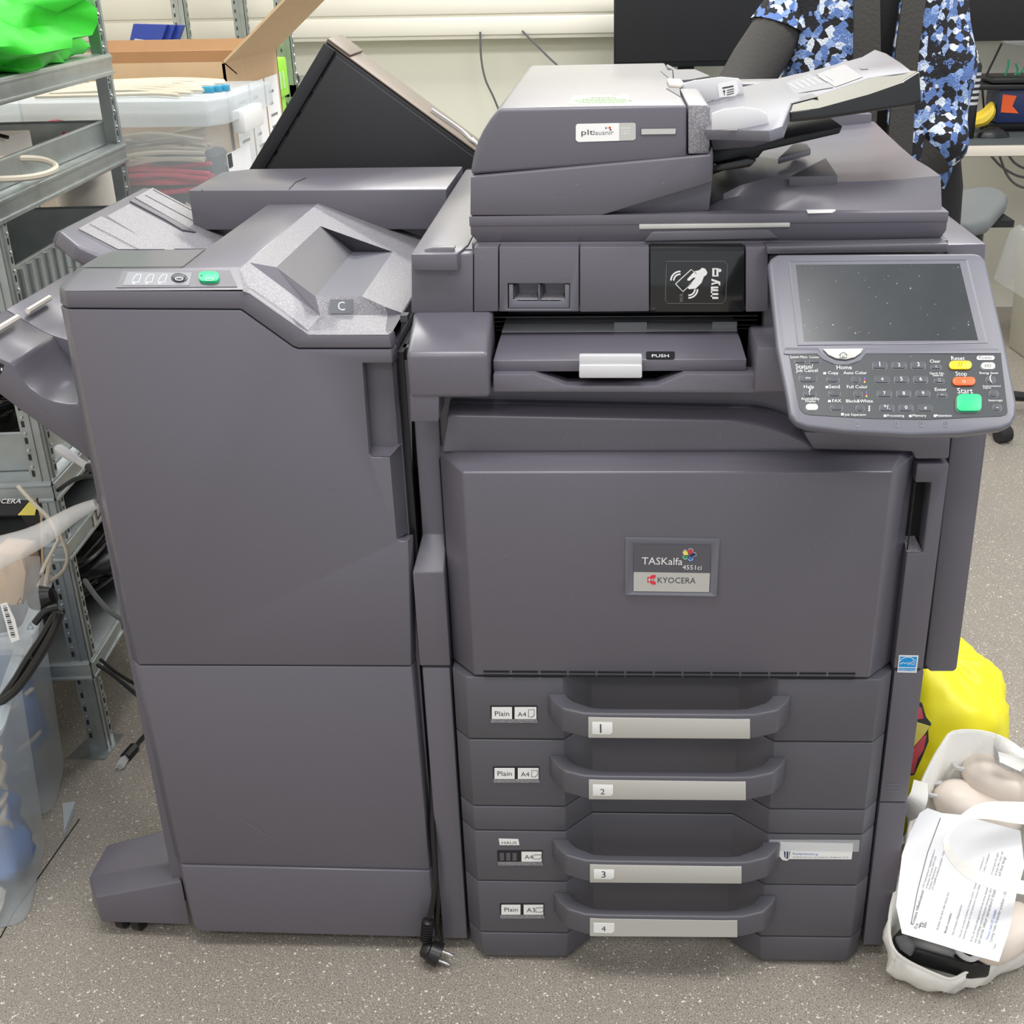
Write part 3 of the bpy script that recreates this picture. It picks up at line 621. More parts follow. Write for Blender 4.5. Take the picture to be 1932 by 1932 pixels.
for k in range(7): stroke([(1490+k*11, 158-k*3), (1505+k*11, 168-k*3)], 2, K=lambda x, y: (x, y), pl=TW, h=.001, th=.0003, m=WINK, mb=mb)
mb.slab([(1540, 141), (1594, 122), (1628, 146), (1576, 165)], TW, .0003, .0007, GT)
mb.slab([(1622, 129), (1634, 127), (1638, 131), (1626, 132)], TW, .0003, .0007, GD)
mb.build('tray_label', ot, smooth=0)
mb = MB(); mb.slab([(1480, 194), (1532, 178), (1544, 184), (1486, 199)], TW, .0005, .0011, GD); mb.build('tray_notch', ot, smooth=0)
def guide(px, pl0, lab_):
    mb = MB(); q = [pl0.pt(*p) for p in px]; mb.prism(q, (0, .003, 0), WPL); g_ = mb.build('paper_guide', ot, bev=.001)
    return g_
c1 = TR.pt(1400, 243); guide([(1343, 246), (1343, 214), (1365, 206), (1400, 202), (1432, 206), (1447, 214), (1452, 238), (1435, 243), (1400, 244)], PY(c1.y), '')
c2 = TR.pt(1350, 188); G2 = PY(c2.y); guide([(1284, 190), (1284, 158), (1310, 152), (1360, 145), (1394, 148), (1400, 155), (1404, 182), (1350, 189)], G2, '')
mb = MB(); P4 = lambda x, y: (1230+x/5.854, 80+y/5.854)
on(G2, [(722, 465), (935, 418), (960, 545), (925, 590), (745, 610)], P4, .0, .0006, WHT)
stroke([(778, 505), (900, 482)], 16, K=P4, pl=G2, h=.0006, m=INK, mb=mb)
for k in range(3): stroke([(828, 530+25*k), (906, 512+23*k)], 9, K=P4, pl=G2, h=.0006, m=INK, mb=mb)
stroke([(802, 582), (797, 530)], 9, K=P4, pl=G2, h=.0006, m=INK, mb=mb); on(G2, [(780, 548), (797, 518), (812, 542)], P4, .0006, .0009, INK)
mb.build('guide_label', ot, smooth=0)
mb = MB(); mb.slab([(1258, 156), (1285, 158), (1290, 164), (1283, 168), (1262, 166)], PZ(zt), 0, .006, WARM); mb.build('guide_lever', ot, bev=.002)
mb = MB(); q = PZ(zt+.001)
mb.slab([(1246, 135), (1268, 134), (1270, 156)], q, 0, .0012, GD); mb.slab([(1257, 168), (1282, 168), (1284, 184)], q, 0, .0012, GD); mb.slab([(1270, 133), (1310, 132), (1340, 145), (1300, 152), (1272, 154)], q, 0, .0012, GD)
mb.build('feeder_intake_recess', dfd, smooth=0)
# tray underside, black exit rollers and rear ridge
mb = MB()
mb.prism([PY(.13).pt(*p) for p in ((1338, 247), (1452, 247), (1481, 240), (1481, 262), (1420, 280), (1344, 285))], (0, .30, 0), G); mb.build('tray_base', ot, bev=.003)
mb = MB(); mb.prism([PY(.14).pt(*p) for p in ((1344, 285), (1470, 262), (1590, 238), (1584, 252), (1440, 285), (1430, 298), (1344, 330))], (0, .25, 0), BK)
mb.prism([PY(.12).pt(*p) for p in ((1344, 312), (1410, 298), (1428, 302), (1415, 315), (1344, 325))], (0, .22, 0), GLOSS)
mb.build('exit_guides', ot, bev=.0015)
mb = MB(); a, b = at(1330, 133, Z=zt-.03), at(1560, 134, Z=zt-.03); mb.box(a.x-.02, b.x+.03, .62, .70, 1.1, zt-.028, G); mb.prism([(AF.pt(1300, 198).x, .60, zt), (AF.pt(1300, 198).x+.05, .60, zt-.026), (AF.pt(1300, 198).x+.05, .60, zt-.05), (AF.pt(1300, 198).x-.02, .60, zt-.05)], (0, .06, 0), G)
mb.build('feeder_rear_ridge', prn, bev=.002)
# control panel -----------------------------------------------------------------
top_p, bot_p = at(1650, 482, Y=-.012), at(1700, 812, Y=-.176)
nv = V((0, top_p.z-bot_p.z, -(top_p.y-bot_p.y))); nv = V((0, -(top_p.z-bot_p.z), (top_p.y-bot_p.y)))
CP = Plane(top_p, (1, 0, 0), nv)
K4 = lambda x, y: (1400+x/3.632, 450+y/3.632)
outl = [(178, 175), (195, 135), (245, 105), (1590, 98), (1640, 110), (1672, 150), (1800, 700), (1885, 1130), (1880, 1210), (1850, 1270), (1780, 1300), (1500, 1335), (1150, 1345), (700, 1320), (450, 1288), (370, 1260), (325, 1205), (300, 1060), (235, 740)]
mb = MB()
mb.loft([[CP.pt(*K4(x, y))+CP.n*h+V(((.5*0), 0, 0)) for x, y in outl] for h in (-.018, -.010, 0)], GL)
cx_ = sum(p.x for p in mb.v)/len(mb.v)
for i, p in enumerate(mb.v[:len(outl)]):
    c_ = CP.pt(*K4(1000, 700)); mb.v[i] = p + (c_-p)*.035
cpn = mb.build('control_panel', prn, bev=.0035, seg=3); lab(cpn, 'tilted touch control panel with keypad')
mb = MB(); so = [(318, 158), (1545, 145), (1685, 716), (380, 735)]; si = [(368, 180), (1492, 172), (1618, 698), (425, 706)]
mb.ring([K4(*p) for p in so], [K4(*p) for p in si], CP, -.001, .0006, GL, hin=-.0022)
mb.slab([K4(*p) for p in si], CP, -.0003, .0001, SCRN); sc_ = mb.build('touch_screen', cpn, smooth=20); lab(sc_, 'dusty dark touch screen')
KP = lambda x, y: (1470+x/4.293, 640+y/4.293)
mb = MB(); mb.slab([KP(*p) for p in ((78, 122), (300, 122), (345, 170), (430, 205), (560, 215), (640, 190), (700, 122), (1795, 125), (1850, 590), (1840, 612), (1800, 625), (1200, 652), (760, 645), (250, 615), (195, 600), (165, 565), (140, 450))], CP, .0, .0007, PANB); kpd = mb.build('keypad', cpn, smooth=0); lab(kpd, 'dark keypad film with printed captions')
mb = MB(); mb.slab([KP(*p) for p in ((50, 72), (318, 72), (345, 120), (420, 175), (520, 195), (610, 180), (680, 130), (700, 75), (1770, 78), (1800, 118), (700, 122), (655, 178), (560, 213), (450, 208), (350, 165), (305, 122), (75, 128), (35, 122))], CP, 0, .0012, GL); mb.build('panel_ridge', cpn, bev=.0004)
mb = MB(); mb.slab([KP(*p) for p in ((352, 88), (676, 84), (660, 118), (610, 155), (540, 172), (460, 165), (395, 135))], CP, .001, .0028, SILV)
stroke([(487, 128), (519, 104), (552, 126)], 4, K=KP, pl=CP, h=.003, m=INK, mb=mb); stroke([(495, 122), (495, 150), (546, 149), (546, 122)], 4, K=KP, pl=CP, h=.003, m=INK, mb=mb); stroke([(514, 150), (514, 134), (526, 134), (526, 150)], 3, K=KP, pl=CP, h=.003, m=INK, mb=mb)
lab(mb.build('home_key', kpd, bev=.0004), 'silver home key')
def key(x0, y0, x1, y1, m=KEY, r=None, t=None, h=.0022, tm=WINK, name='key', ts=.5, label=None, line=True):
    mb = MB(); r = r or min(x1-x0, y1-y0)*.3
    if line: mb.slab([KP(*p) for p in rrect(x0-5, y0-3, x1+5, y1+7, r+4)], CP, .0007, .0009, KEYB)
    mb.slab([KP(*p) for p in rrect(x0, y0, x1, y1, r)], CP, .0007, h, m)
    if t:
        cx, cy = (x0+x1)/2, (y0+y1)/2; hw = (y1-y0)*ts*.38*max(1, len(t)*.8) if t != '1' else (y1-y0)*.06
        mb.text(t, CP, KP(cx-hw, cy+(y1-y0)*.24), KP(cx+hw, cy+(y1-y0)*.24), tm, h=h+.0002)
    o = mb.build(name, kpd, bev=.0003)
    if label: lab(o, label)
    return o
for i, t in enumerate(('1', '2', '3', '4', '5', '6', '7', '8', '9', '*/.', '0', '#')):
    r_, c_ = divmod(i, 3); x = 757+r_*19+c_*156; y = 190+r_*115; key(x, y, x+112, y+52, t=t)
key(1372, 185, 1555, 252, YEL, r=32, h=.003, label='yellow reset key', line=False, t='//', tm=ORG); key(1400, 315, 1584, 383, ORG, r=32, h=.003, label='orange stop key', line=False, t='O'); key(1432, 458, 1632, 594, GRN, r=36, h=.004, label='large green start key')
key(160, 285, 305, 352, r=32, t='<>'); key(197, 420, 298, 468, r=24, t='?'); key(215, 530, 312, 582, SILV, r=24); key(385, 306, 483, 352, r=22); key(400, 420, 495, 466, r=22); key(415, 535, 512, 580, r=22)
for k in range(3): key(588+17*k, 302+115*k, 655+17*k, 358+115*k, r=28)
key(1230, 212, 1308, 245, t='C', ts=.6); key(1256, 325, 1334, 356, t='::'); key(1280, 440, 1356, 472, t='<-'); key(130, 172, 208, 196); key(248, 172, 330, 196)
key(1632, 195, 1745, 250, SILV, r=27, t='I/O', tm=INK); key(1675, 305, 1748, 360, r=27, t='('); key(1700, 415, 1772, 470, r=27); key(1728, 530, 1800, 585, r=27, t='~')
mb = MB()
for t, x0, x1, y, vs in (('System Menu', 88, 226, 158, 1.3), ('Counter', 243, 325, 158, 1.2), ('Status/', 133, 275, 242, 1.1), ('Job Cancel', 135, 312, 270, 1.1), ('Copy', 395, 480, 288, 1), ('Auto Color', 520, 710, 288, 1), ('Home', 465, 588, 248, 1.1), ('Help', 200, 282, 402, 1), ('Send', 403, 490, 402, 1), ('Full Color', 548, 716, 402, 1), ('Accessibility', 178, 326, 496, 1.2), ('Display', 212, 296, 514, 1), ('FAX', 430, 502, 515, 1), ('Black&White', 542, 758, 517, 1), ('Job Separator', 528, 706, 624, 1), ('Processing', 875, 1010, 632, 1), ('Memory', 1080, 1190, 632, 1), ('Attention', 1268, 1395, 632, 1), ('Clear', 1220, 1305, 195, 1.1), ('Quick No.', 1218, 1336, 288, 1), ('Search', 1242, 1325, 305, 1), ('Enter', 1260, 1356, 424, 1), ('Reset', 1393, 1502, 174, 1.1), ('Stop', 1428, 1520, 300, 1.1), ('Start', 1443, 1568, 444, 1.15), ('Energy Saver', 1622, 1775, 286, 1), ('Authentication/', 1648, 1795, 390, 1), ('Logout', 1650, 1715, 404, 1), ('Interrupt', 1696, 1808, 508, 1)):
    mb.text(t, CP, KP(x0, y), KP(x1, y), WINK, h=.0012, vs=vs)
mb.slab([KP(*p) for p in rrect(1598, 138, 1742, 172, 16)], CP, .0007, .0012, WINK); mb.text('Power', CP, KP(1618, 165), KP(1724, 165), INK, h=.0015)
for x, y in ((357, 280), (375, 392), (395, 506), (500, 612), (845, 624), (1050, 626), (1250, 624)): mb.slab([KP(*p) for p in rrect(x, y-9, x+22, y+9, 3)], CP, .0007, .0012, WINK)
for x, y in ((690, 335), (706, 450), (728, 565)):
    for k, m in enumerate((LBLU, RED, LYEL)): mb.slab([KP(*p) for p in ell(x, y-16+16*k, 7, 7, 8)], CP, .0007, .0012, m if y < 500 else WINK)
mb.build('printed_captions', kpd, smooth=0)
mb = MB()
for x in (632, 950, 1150, 1350):
    mb.slab([KP(*p) for p in rrect(x-14, 664, x+16, 712, 3)], CP, .0, .0006, KEYB); mb.slab([KP(*p) for p in rrect(x-9, 668, x+11, 700, 3)], CP, .0006, .0009, GD)
mb.build('status_lamps', cpn, smooth=0)
mb = MB(); q = [at(1570, 520, Y=.05), at(1700, 520, Y=.05)]; mb.box(.50, .62, -.06, .06, .93, .965, BK); mb.build('panel_arm', cpn)

# ================================================================ DOCUMENT FINISHER
fin = thing('document_finisher', 'tall charcoal finisher unit with stapler buttons and output trays, left of copier', 'finisher', (-.2, .3, 0))
F0 = PY(0.0); ZF = 1.03
mb = MB(); mb.box(-.404, -.004, .021, .66, .07, .94, G); mb.build('finisher_body', fin)
def chamf(mb, dl=.017, dr=.004):
    mb.v = [V((p.x-(dl if p.x < -.36 and p.y > .01 else 0)+(dr if p.x > -.03 and p.y > .01 else 0), p.y, p.z)) for p in mb.v]; return mb
mb = MB(); mb.slab([(127, 584), (454, 585.5), (552, 655.5), (562, 659.5), (738, 659.5), (741, 685), (684, 685), (697, 857), (702, 863), (736, 863), (749, 1017), (755, 1022), (770, 1020), (775.5, 1256), (262, 1254)], F0, -.02, 0, G)
dn = chamf(mb).build('upper_door', fin, bev=.0015)
mb = MB()
q = PY(.034); mb.slab([(680, 680), (775, 680), (780, 1030), (690, 875)], q, -.002, 0, GD)
s1, s2 = F0.pt(738, 672), F0.pt(757, 838)
mb.add([F0.pt(702, 862)+V((0, .002, 0)), F0.pt(736, 862)+V((0, .002, 0)), PY(.016).pt(757, 838), PY(.03).pt(740, 836), PY(.03).pt(700, 834)], [(0, 1, 2, 3, 4)], G)
mb.add([F0.pt(684, 686), F0.pt(697, 856), q.pt(697, 832), q.pt(690, 690)], [(0, 1, 2, 3)], GD)
mb.add([PY(.006).pt(738, 672), PY(.014).pt(746, 668), PY(.014).pt(758, 836), PY(.006).pt(751, 838)], [(0, 1, 2, 3)], G)
mb.add([q.pt(705, 690, .0005), q.pt(706.5, 690, .0005), q.pt(721, 834, .0005), q.pt(719.5, 834, .0005)], [(0, 1, 2, 3)], SEAM)
mb.add([F0.pt(736, 863), PY(.02).pt(757, 838), PY(.02).pt(770, 1005), F0.pt(749, 1017)], [(0, 1, 2, 3)], GD)
mb.build('door_grip', dn, recalc=False)
mb = MB(); mb.slab([(262, 1256.5), (776, 1258.5), (811, 1641), (343, 1630)], F0, -.02, 0, GD if 0 else G); chamf(mb).build('lower_door', fin, bev=.0015)
mb = MB(); mb.slab([(343, 1633.5), (811, 1644.5), (819, 1769), (376, 1757), (366, 1745)], PY(-.003), -.025, 0, G); chamf(mb).build('base_cover', fin, bev=.002)
mb = MB(); SK = lambda x, y: (x, y)
for P_, w_ in (([(614, 918), (640, 921), (668, 920)], .9), ([(628, 925), (645, 924)], .7), ([(640, 968), (668, 970)], .8), ([(455, 1547), (488, 1566), (527, 1591)], .9), ([(412, 1538), (440, 1552)], .6)):
    stroke(P_, w_, K=SK, pl=F0, h=.0002, th=.0001, m=KEYB, mb=mb)
lab(mb.build('scuff_marks', fin, smooth=0), 'pale scratches on the door panels')
# cap with stepped front
cap_t = [(124, 548), (461, 549.5), (471, 554), (581.5, 631.5), (733, 631.5)]; cap_b = [(739, 657), (563, 657), (552.5, 653), (460, 587), (454, 583.5), (127, 581.5)]
mb = MB(); mb.slab(cap_t+cap_b, F0, -.02, 0, G); chamf(mb); mb.build('cap_front', fin, bev=.002)
a = F0.pt(250, 548); b = at(250, 507, Z=ZF); SP = Plane(a, (1, 0, 0), V((0, -(b.z-a.z), (b.y-a.y))))
e0 = a.copy(); xl, xr = F0.pt(124, 548).x, SP.pt(458, 549).x
mb = MB(); r0 = SP.pt(452, 508)
mb.add([V((xl, 0, a.z)), V((xr, 0, a.z)), V((r0.x, b.y, ZF)), V((xl+.004, b.y, ZF)), V((xl-.017, .022, a.z)), V((xl-.013, b.y+.02, ZF-.004))], [(0, 1, 2, 3), (0, 3, 5, 4)], G)
mb.add([V((xl+.004, b.y, ZF)), r0, at(386, 470, Z=ZF), V((xl+.004, .15, ZF)), V((xl-.013, .15, ZF-.004)), V((xl-.013, b.y+.02, ZF-.004))], [(0, 1, 2, 3), (0, 3, 4, 5)], G)
mb.box(xl-.017, xr-.02, .021, .15, .95, a.z-.002, G)
cpf = mb.build('cap_top', fin, bev=.0)
mb = MB(); xrl, xrr = at(385, 471, Z=ZF).x, -.188
mb.box(xrl, xrr, b.y+.001, .60, .93, ZF, G); mb.build('top_rail', fin, bev=.002)
mb = MB(); TZ = PZ(ZF+.0003)
stroke([(122, 504.5), (345, 503.5), (386, 471)], 1.0, K=lambda x, y: (x, y), pl=TZ, h=0, th=.0003, m=SEAM, mb=mb); mb.build('cover_seam', fin, smooth=0)
# finisher keypad
K8 = lambda x, y: (200+x/7.43, 490+y/7.43)
mb = MB(); on(SP, [(230, 165), (1740, 155), (1840, 385), (145, 395)], K8, .0002, .0007, GD); on(SP, [(310, 185), (1210, 190), (1165, 370), (235, 370)], K8, .0007, .0011, KEYB)
for x in (365, 545, 728): 
    stroke([(x, 312), (x+22, 255), (x+68, 208), (x+128, 205), (x+95, 315)], 8, K=K8, pl=SP, h=.0011, th=.0002, mb=mb, closed=True); on(SP, ell(x+30, 348, 18, 8, 10), K8, .0011, .0013, WINK)
kf = mb.build('staple_keypad', cpf, smooth=0)
mb = MB(); on(SP, ell(1030, 272, 115, 60), K8, .001, .002, BK); on(SP, ell(1025, 268, 92, 48), K8, .002, .0035, KEY); stroke(ell(1025, 268, 55, 20, 14), 9, K=K8, pl=SP, h=.0036, mb=mb, closed=True); mb.build('black_button', cpf, bev=.0003)
mb = MB(); on(SP, rrect(1308, 203, 1592, 338, 62, 6), K8, .0007, .004, GRN); stroke(rrect(1395, 258, 1505, 288, 14), 8, K=K8, pl=SP, h=.0042, mb=mb, closed=True); on(SP, ell(1350, 268, 18, 8, 10), K8, .0041, .0043, INK); lab(mb.build('staple_button', cpf, bev=.0004), 'green stapler button')
# tray C ---------------------------------------------------
A_ = V((-.188, .595, ZF)); B_ = at(811, 422, Y=.595); nC = V((1, 0, (B_.z-A_.z)/(B_.x-A_.x))); S1 = Plane(A_, nC, V((-nC.z, 0, 1)))
K5 = lambda x, y: (420+x/4.83, 350+y/4.83)
def s1(x, y): return S1.pt(*K5(x, y))
v = {}
v['a'] = A_; v['b'] = V((-.006, .595, A_.z+nC.z*(.182))); 
v['e'] = s1(490, 745); v['f'] = s1(845, 1010); v['g'] = s1(1270, 1010); v['h'] = s1(1480, 1105); v['hb'] = V((-.006, v['h'].y, A_.z+nC.z*.182))
v['rl'] = V((-.188, at(450, 507, Z=ZF).y, ZF)); v['r2'] = at(470, 495, Z=ZF)
v['f2'] = PY(v['f'].y-.004).pt(*K5(890, 1185)); v['h2'] = PY(v['h'].y-.003).pt(*K5(1505, 1180))
v['n1'] = s1(890, 370); v['n2'] = s1(1550, 605)
dz = .012
S2 = Plane(A_-V((0, 0, .026)), nC, V((-nC.z, 0, 1)))
v['n3'] = S2.pt(*K5(1190, 600)); v['n4'] = v['f'].copy()
v['k1'] = PY(.022).pt(469, 541); v['k2'] = PY(.012).pt(581, 623); v['k3'] = PY(.012).pt(727, 623); v['k4'] = V((-.006, .012, v['k3'].z))
v['m1'] = F0.pt(471, 554); v['m2'] = F0.pt(581.5, 631.5); v['m3'] = F0.pt(733, 631.5); v['m0'] = SP.pt(458, 549)
mb = MB()
def fc(*ks, m=GT): mb.add([v[k] for k in ks], [tuple(range(len(ks)))], m)
fc('a', 'n1', 'n2', 'b'); fc('a', 'rl', 'r2', 'e', 'n1'); fc('n2', 'g', 'h', 'hb', 'b'); 
fc('n1', 'e', 'f', 'n3', m=GD); fc('n3', 'f', 'g', 'n2', m=GL); fc('n1', 'n3', 'n2', m=GD)  # darker and lighter plastics paint the shading of the notch faces
fc('r2', 'e', 'f', 'f2', m=G); fc('r2', 'f2', 'k2', 'k1', 'rl'); fc('f', 'g', 'h', 'h2', 'f2', m=GT); fc('f2', 'h2', 'k3', 'k2'); fc('k1', 'k2', 'm2', 'm1', m=GT); fc('k2', 'k3', 'm3', 'm2', m=GT); fc('rl', 'k1', 'm1', 'm0', m=GT)
v['h2b'] = V((-.006, .1, v['h2'].z)); fc('h', 'hb', 'h2b', 'h2', m=G); 
v['bb'] = v['b']+V((0, 0, -.06)); v['hbb'] = v['hb']+V((0, -.05, -.05)); fc('b', 'hb', 'hbb', 'bb', m=G)
mb.add([v['m3'], V((-.005, .02, v['m3'].z-.002)), V((-.005, .4, v['m3'].z-.002)), v['h2'], v['k3']], [(0, 1, 2, 3, 4)], G)
tcx = mb.build('output_tray', fin, recalc=False, smooth=20); lab(tcx, 'textured sloping output tray marked C')
mb = MB(); CW = PY(min(v['f'].y, v['f2'].y)-.001); CWp = Plane(v['f2'], v['h2']-v['f2'], (v['h2']-v['f2']).cross(v['f']-v['f2']))
if CWp.n.y > 0: CWp.n = -CWp.n
CWp = Plane(v['f2'], v['h2']-v['f2'], CWp.n)
mb.slab([K5(*p) for p in ((978, 1038), (1190, 1038), (1190, 1165), (975, 1165))], CWp, .0003, .0009, KEYB); mb.text('C', CWp, K5(1048, 1138), K5(1112, 1138), WINK, h=.0012); mb.build('tray_letter', tcx, smooth=0)
# rear bridge block
mb = MB(); a, b = at(363, 355, Z=1.05), at(842, 357, Z=1.05); yb1, yb2 = b.y+.0, at(870, 314, Z=1.05).y
mb.prism([(a.x, a.y-.02, 1.05), (b.x, yb1, 1.05), (b.x, yb2, 1.05), (-.345, yb2, 1.05), (a.x, yb2-.03, 1.05)], (0, 0, -.06), G)
mb.box(a.x, b.x, a.y, yb2, .92, .992, G); br = mb.build('rear_bridge_block', fin, bev=.002)
mb = MB(); q = PY(a.y-.0203); stroke([(381, 357), (382, 374), (388, 379), (480, 379), (540, 379)], 1.2, K=lambda x, y: (x, y), pl=q, h=.0, m=SEAM, mb=mb); stroke([(545, 357), (557, 344), (577, 335)], 1, K=lambda x, y: (x, y), pl=PZ(1.0503), h=0, m=SEAM, mb=mb)
mb.build('bridge_seam', br, smooth=0)
# metal docking hooks on the right side
mb = MB()
for z in (.97, .93, .90): mb.box(.0, .009, .05, .065, z-.008, z, KEY)
mb.box(-.003, .004, .03, .5, .2, .93, BK); mb.build('docking_plate', fin)
# tray B
nB = V((.128, 0, -.063)); oB = V((-.474, .249, 1.04)); TB = Plane(oB, nB, V((.063, 0, .128)))
K1 = lambda x, y: (x/3.864, 60+y/3.864)
mb = MB(); mb.slab([K1(*p) for p in ((430, 1450), (470, 1420), (1040, 1135), (1110, 1135), (1800, 1500), (1800, 1640), (740, 1640), (560, 1560))], TB, -.022, 0, G)
tb = mb.build('upper_side_tray', fin, bev=.004, seg=3); lab(tb, 'side output tray marked B')
mb = MB()
for pts, h, m in (((570, 1440), (735, 1350), (760, 1360), (1200, 1590), (860, 1590)), .0012, GT), (((780, 1345), (945, 1255), (1330, 1460), (1430, 1470), (1265, 1590), (1180, 1590)), .0004, GT), (((980, 1215), (1110, 1145), (1690, 1450), (1560, 1590), (1270, 1590), (1430, 1470)), .002, GT), (((945, 1240), (975, 1225), (1430, 1470), (1330, 1452), (1200, 1375)), .0022, GD):  # last, dark wedge paints the shaded side of the notch
    on(TB, pts, K1, 0, h, m)
for p, q_ in (((655, 1400), (1020, 1590)), ((580, 1440), (855, 1590)), ((1060, 1190), (1600, 1480)), ((1115, 1150), (1690, 1455))): stroke([p, q_], 3, K=K1, pl=TB, h=.0022, th=.0002, m=SEAM, mb=mb)
mb.build('tray_ribs', tb, smooth=0)
BF = PY(oB.y-.012); mb = MB(); mb.slab([K1(*p) for p in ((385, 1520), (410, 1460), (470, 1450), (640, 1545), (700, 1600), (560, 1650), (520, 1640), (400, 1570))], BF, -.02, 0, G)
on(BF, [(495, 1530), (640, 1590), (600, 1640), (540, 1640), (480, 1600)], K1, .0, .0008, GD); mb.text('B', BF, K1(515, 1605), K1(560, 1618), WINK, h=.0012); mb.build('tray_lip', tb, bev=.002)
# tray A
yA = .12; K7 = lambda x, y: (x/5.085, 480+y/5.085); FA = PY(yA)
prof = [(-380, 778), (0, 1000), (110, 1045), (140, 1080), (200, 1180), (290, 1285), (400, 1365), (520, 1412), (640, 1432), (740, 1432), (860, 1500), (860, 1990), (750, 1890), (170, 1480), (-60, 1300), (-380, 1120)]
q = [FA.pt(*K7(*p)) for p in prof]; yA2 = at(*K7(525, 775), Z=q[2].z).y
mb = MB(); mb.prism(q, (0, yA2-yA, 0), G); ta = mb.build('lower_side_tray', fin, bev=.003, seg=2); lab(ta, 'large curved side tray at lower left')
mb = MB(); z0_ = q[2].z
r_ = [V((p.x, 0, p.z)) for p in q[:3]]
top_ = [V((q[0].x, yA2, q[0].z)), V((q[1].x, yA2, q[1].z)), V((q[2].x, yA2, z0_)), V((q[2].x+.12, yA2, z0_-.04)), V((q[2].x+.12, yA2, z0_-.12)), V((q[0].x, yA2, q[0].z-.05))]
mb.prism(top_, (0, .22, 0), G)
mb.build('tray_rear_plate', ta, bev=.002)
mb = MB(); p0 = V((q[0].x+.025, yA2+.01, q[0].z-.006)); mb.tube([p0, p0+V((0, .075, 0))], .004, WARM, 6); mb.tube([p0-V((0, .03, 0)), p0-V((0, .13, 0))], .004, WARM, 6); mb.build('paper_guide_bar', ta)
mb = MB(); on(FA, [(0, 1040), (40, 1060), (5, 1150), (-30, 1130)], K7, 0, .0006, BK); on(FA, ell(18, 1100, 8, 16, 10), K7, .0006, .001, WINK); mb.build('tray_mark', ta, smooth=0)
# foot with castor
KF = lambda x, y: (140+x/6.44, 1500+y/6.44)
fb0 = at(*KF(320, 1545), Z=.03); fb1 = at(*KF(1430, 1590), Z=.028); ft0 = PY(fb0.y).pt(*KF(262, 1245)); ft1 = PY(fb1.y).pt(*KF(1305, 1048)); ft1.z = max(ft1.z, .07)
fl0 = at(*KF(180, 992), Z=ft0.z+.003); fl1 = at(*KF(1195, 815), Z=ft1.z+.003); fr0 = at(*KF(400, 600), Z=ft0.z+.040); fr1 = at(*KF(1105, 420), Z=ft1.z+.044); lo = at(*KF(150, 1030), Z=.062)
mb = MB()
def dn_(p, z=.03): return V((p.x, p.y, z))
mb.add([ft0, ft1, fl1, fl0, fr1, fr0, dn_(ft0), dn_(ft1), dn_(fl1), dn_(fl0)+V((-.004, 0, 0)), dn_(fr1), dn_(fr0)], [(0, 1, 2, 3), (3, 2, 4, 5), (0, 6, 7, 1), (0, 3, 9, 6), (3, 5, 11, 9), (5, 4, 10, 11), (6, 9, 8, 7), (9, 11, 10, 8), (1, 7, 8, 2), (2, 8, 10, 4)], G)
ftb = mb.build('stabiliser_foot', fin, bev=.0025)
for nx, (px, py) in enumerate(((232, 1756), (262, 1760))):
    p = at(px, py, Z=.0); mb = MB(); mb.lathe([(-.006, .014), (-.005, .0175), (.006, .0175), (.008, .014)], (p.x, p.y+.012, .0178), (1, -.15, 0), CBL); mb.lathe([(-.008, .013), (-.0055, .0165)], (p.x, p.y+.012, .0178), (1, -.15, 0), WPL); lab(mb.build('castor_wheel', fin), 'small black castor wheel')
mb = MB(); p = at(790, 1783, Z=0); mb.lathe([(-.006, .014), (-.005, .0175), (.006, .0175), (.008, .014)], (p.x-.01, .03, .0178), (1, -.15, 0), CBL); mb.lathe([(-.0085, .010), (-.0055, .0165)], (p.x-.01, .03, .0178), (1, -.15, 0), WPL); mb.build('castor_wheel', fin)
for x in (-.37, -.05):
    mb = MB(); mb.lathe([(-.01, .018), (.01, .018)], (x, .58, .0182), (1, 0, 0), CBL); mb.box(x-.012, x+.012, .57, .59, .03, .075, BK); mb.build('castor_wheel', fin)

# ================================================================ POWER CABLES IN THE GAP
def cable(name, pts, r, m, label, cat='cable', group=None, n=8, closed=False, seg=7):
    mb = MB(); mb.tube(spline(pts, n, closed), r, m, seg, closed); o = mb.build(name); return tag(o, label, cat, group)
mb = MB()
pb = thing('power_plug', 'black two-pin mains plug with chrome pins hanging by its cord beside the printer castors', 'plug', (-.02, -.02, 0))
g1 = [at(797, 1000, Y=.06), at(803, 1200, Y=.05), at(812, 1400, Y=.03), at(817, 1560, Y=.0), at(822, 1650, Y=-.012), at(817, 1700, Y=-.016), at(808, 1738, Y=-.02)]
mb.tube(spline(g1, 8), .0042, CBL, 8); mb.build('cord', pb)
a, b = at(808, 1735, Y=-.021), at(803, 1776, Y=-.024); mb = MB(); 
mb.tube([a+(b-a)*t for t in (0, .05, .1, .95, 1)], [.006, .009, .0085, .0075, .007], CBL, 10)
for k in range(7): c_ = a+(b-a)*(.2+.11*k); d_ = (b-a).normalized(); mb.tube([c_-d_*.0012, c_+d_*.0012], .0095, CBL, 10)
mb.build('strain_relief', pb)
c0_, c1_ = at(795, 1788, Y=-.028), at(838, 1806, Y=-.034); d_ = (c1_-c0_).normalized(); mb = MB()
mb.lathe([(0, .008), (.004, .0125), (.012, .014), (.014, .017), (.030, .0185), (.031, .0155)], c0_, d_, CBL, 20); mb.lathe([(.0305, .0160), (.0312, .012)], c0_, d_, KEY, 20); mb.build('plug_body', pb)
sd = d_.cross(V((0, -1, 0))).normalized()
for s_ in (-1, 1):
    mb = MB(); p = c0_+d_*.03+sd*.0095*s_; mb.tube([p, p+d_*.017, p+d_*.019], [.0024, .0024, .0012], CHR, 10); mb.build('plug_pin', pb)
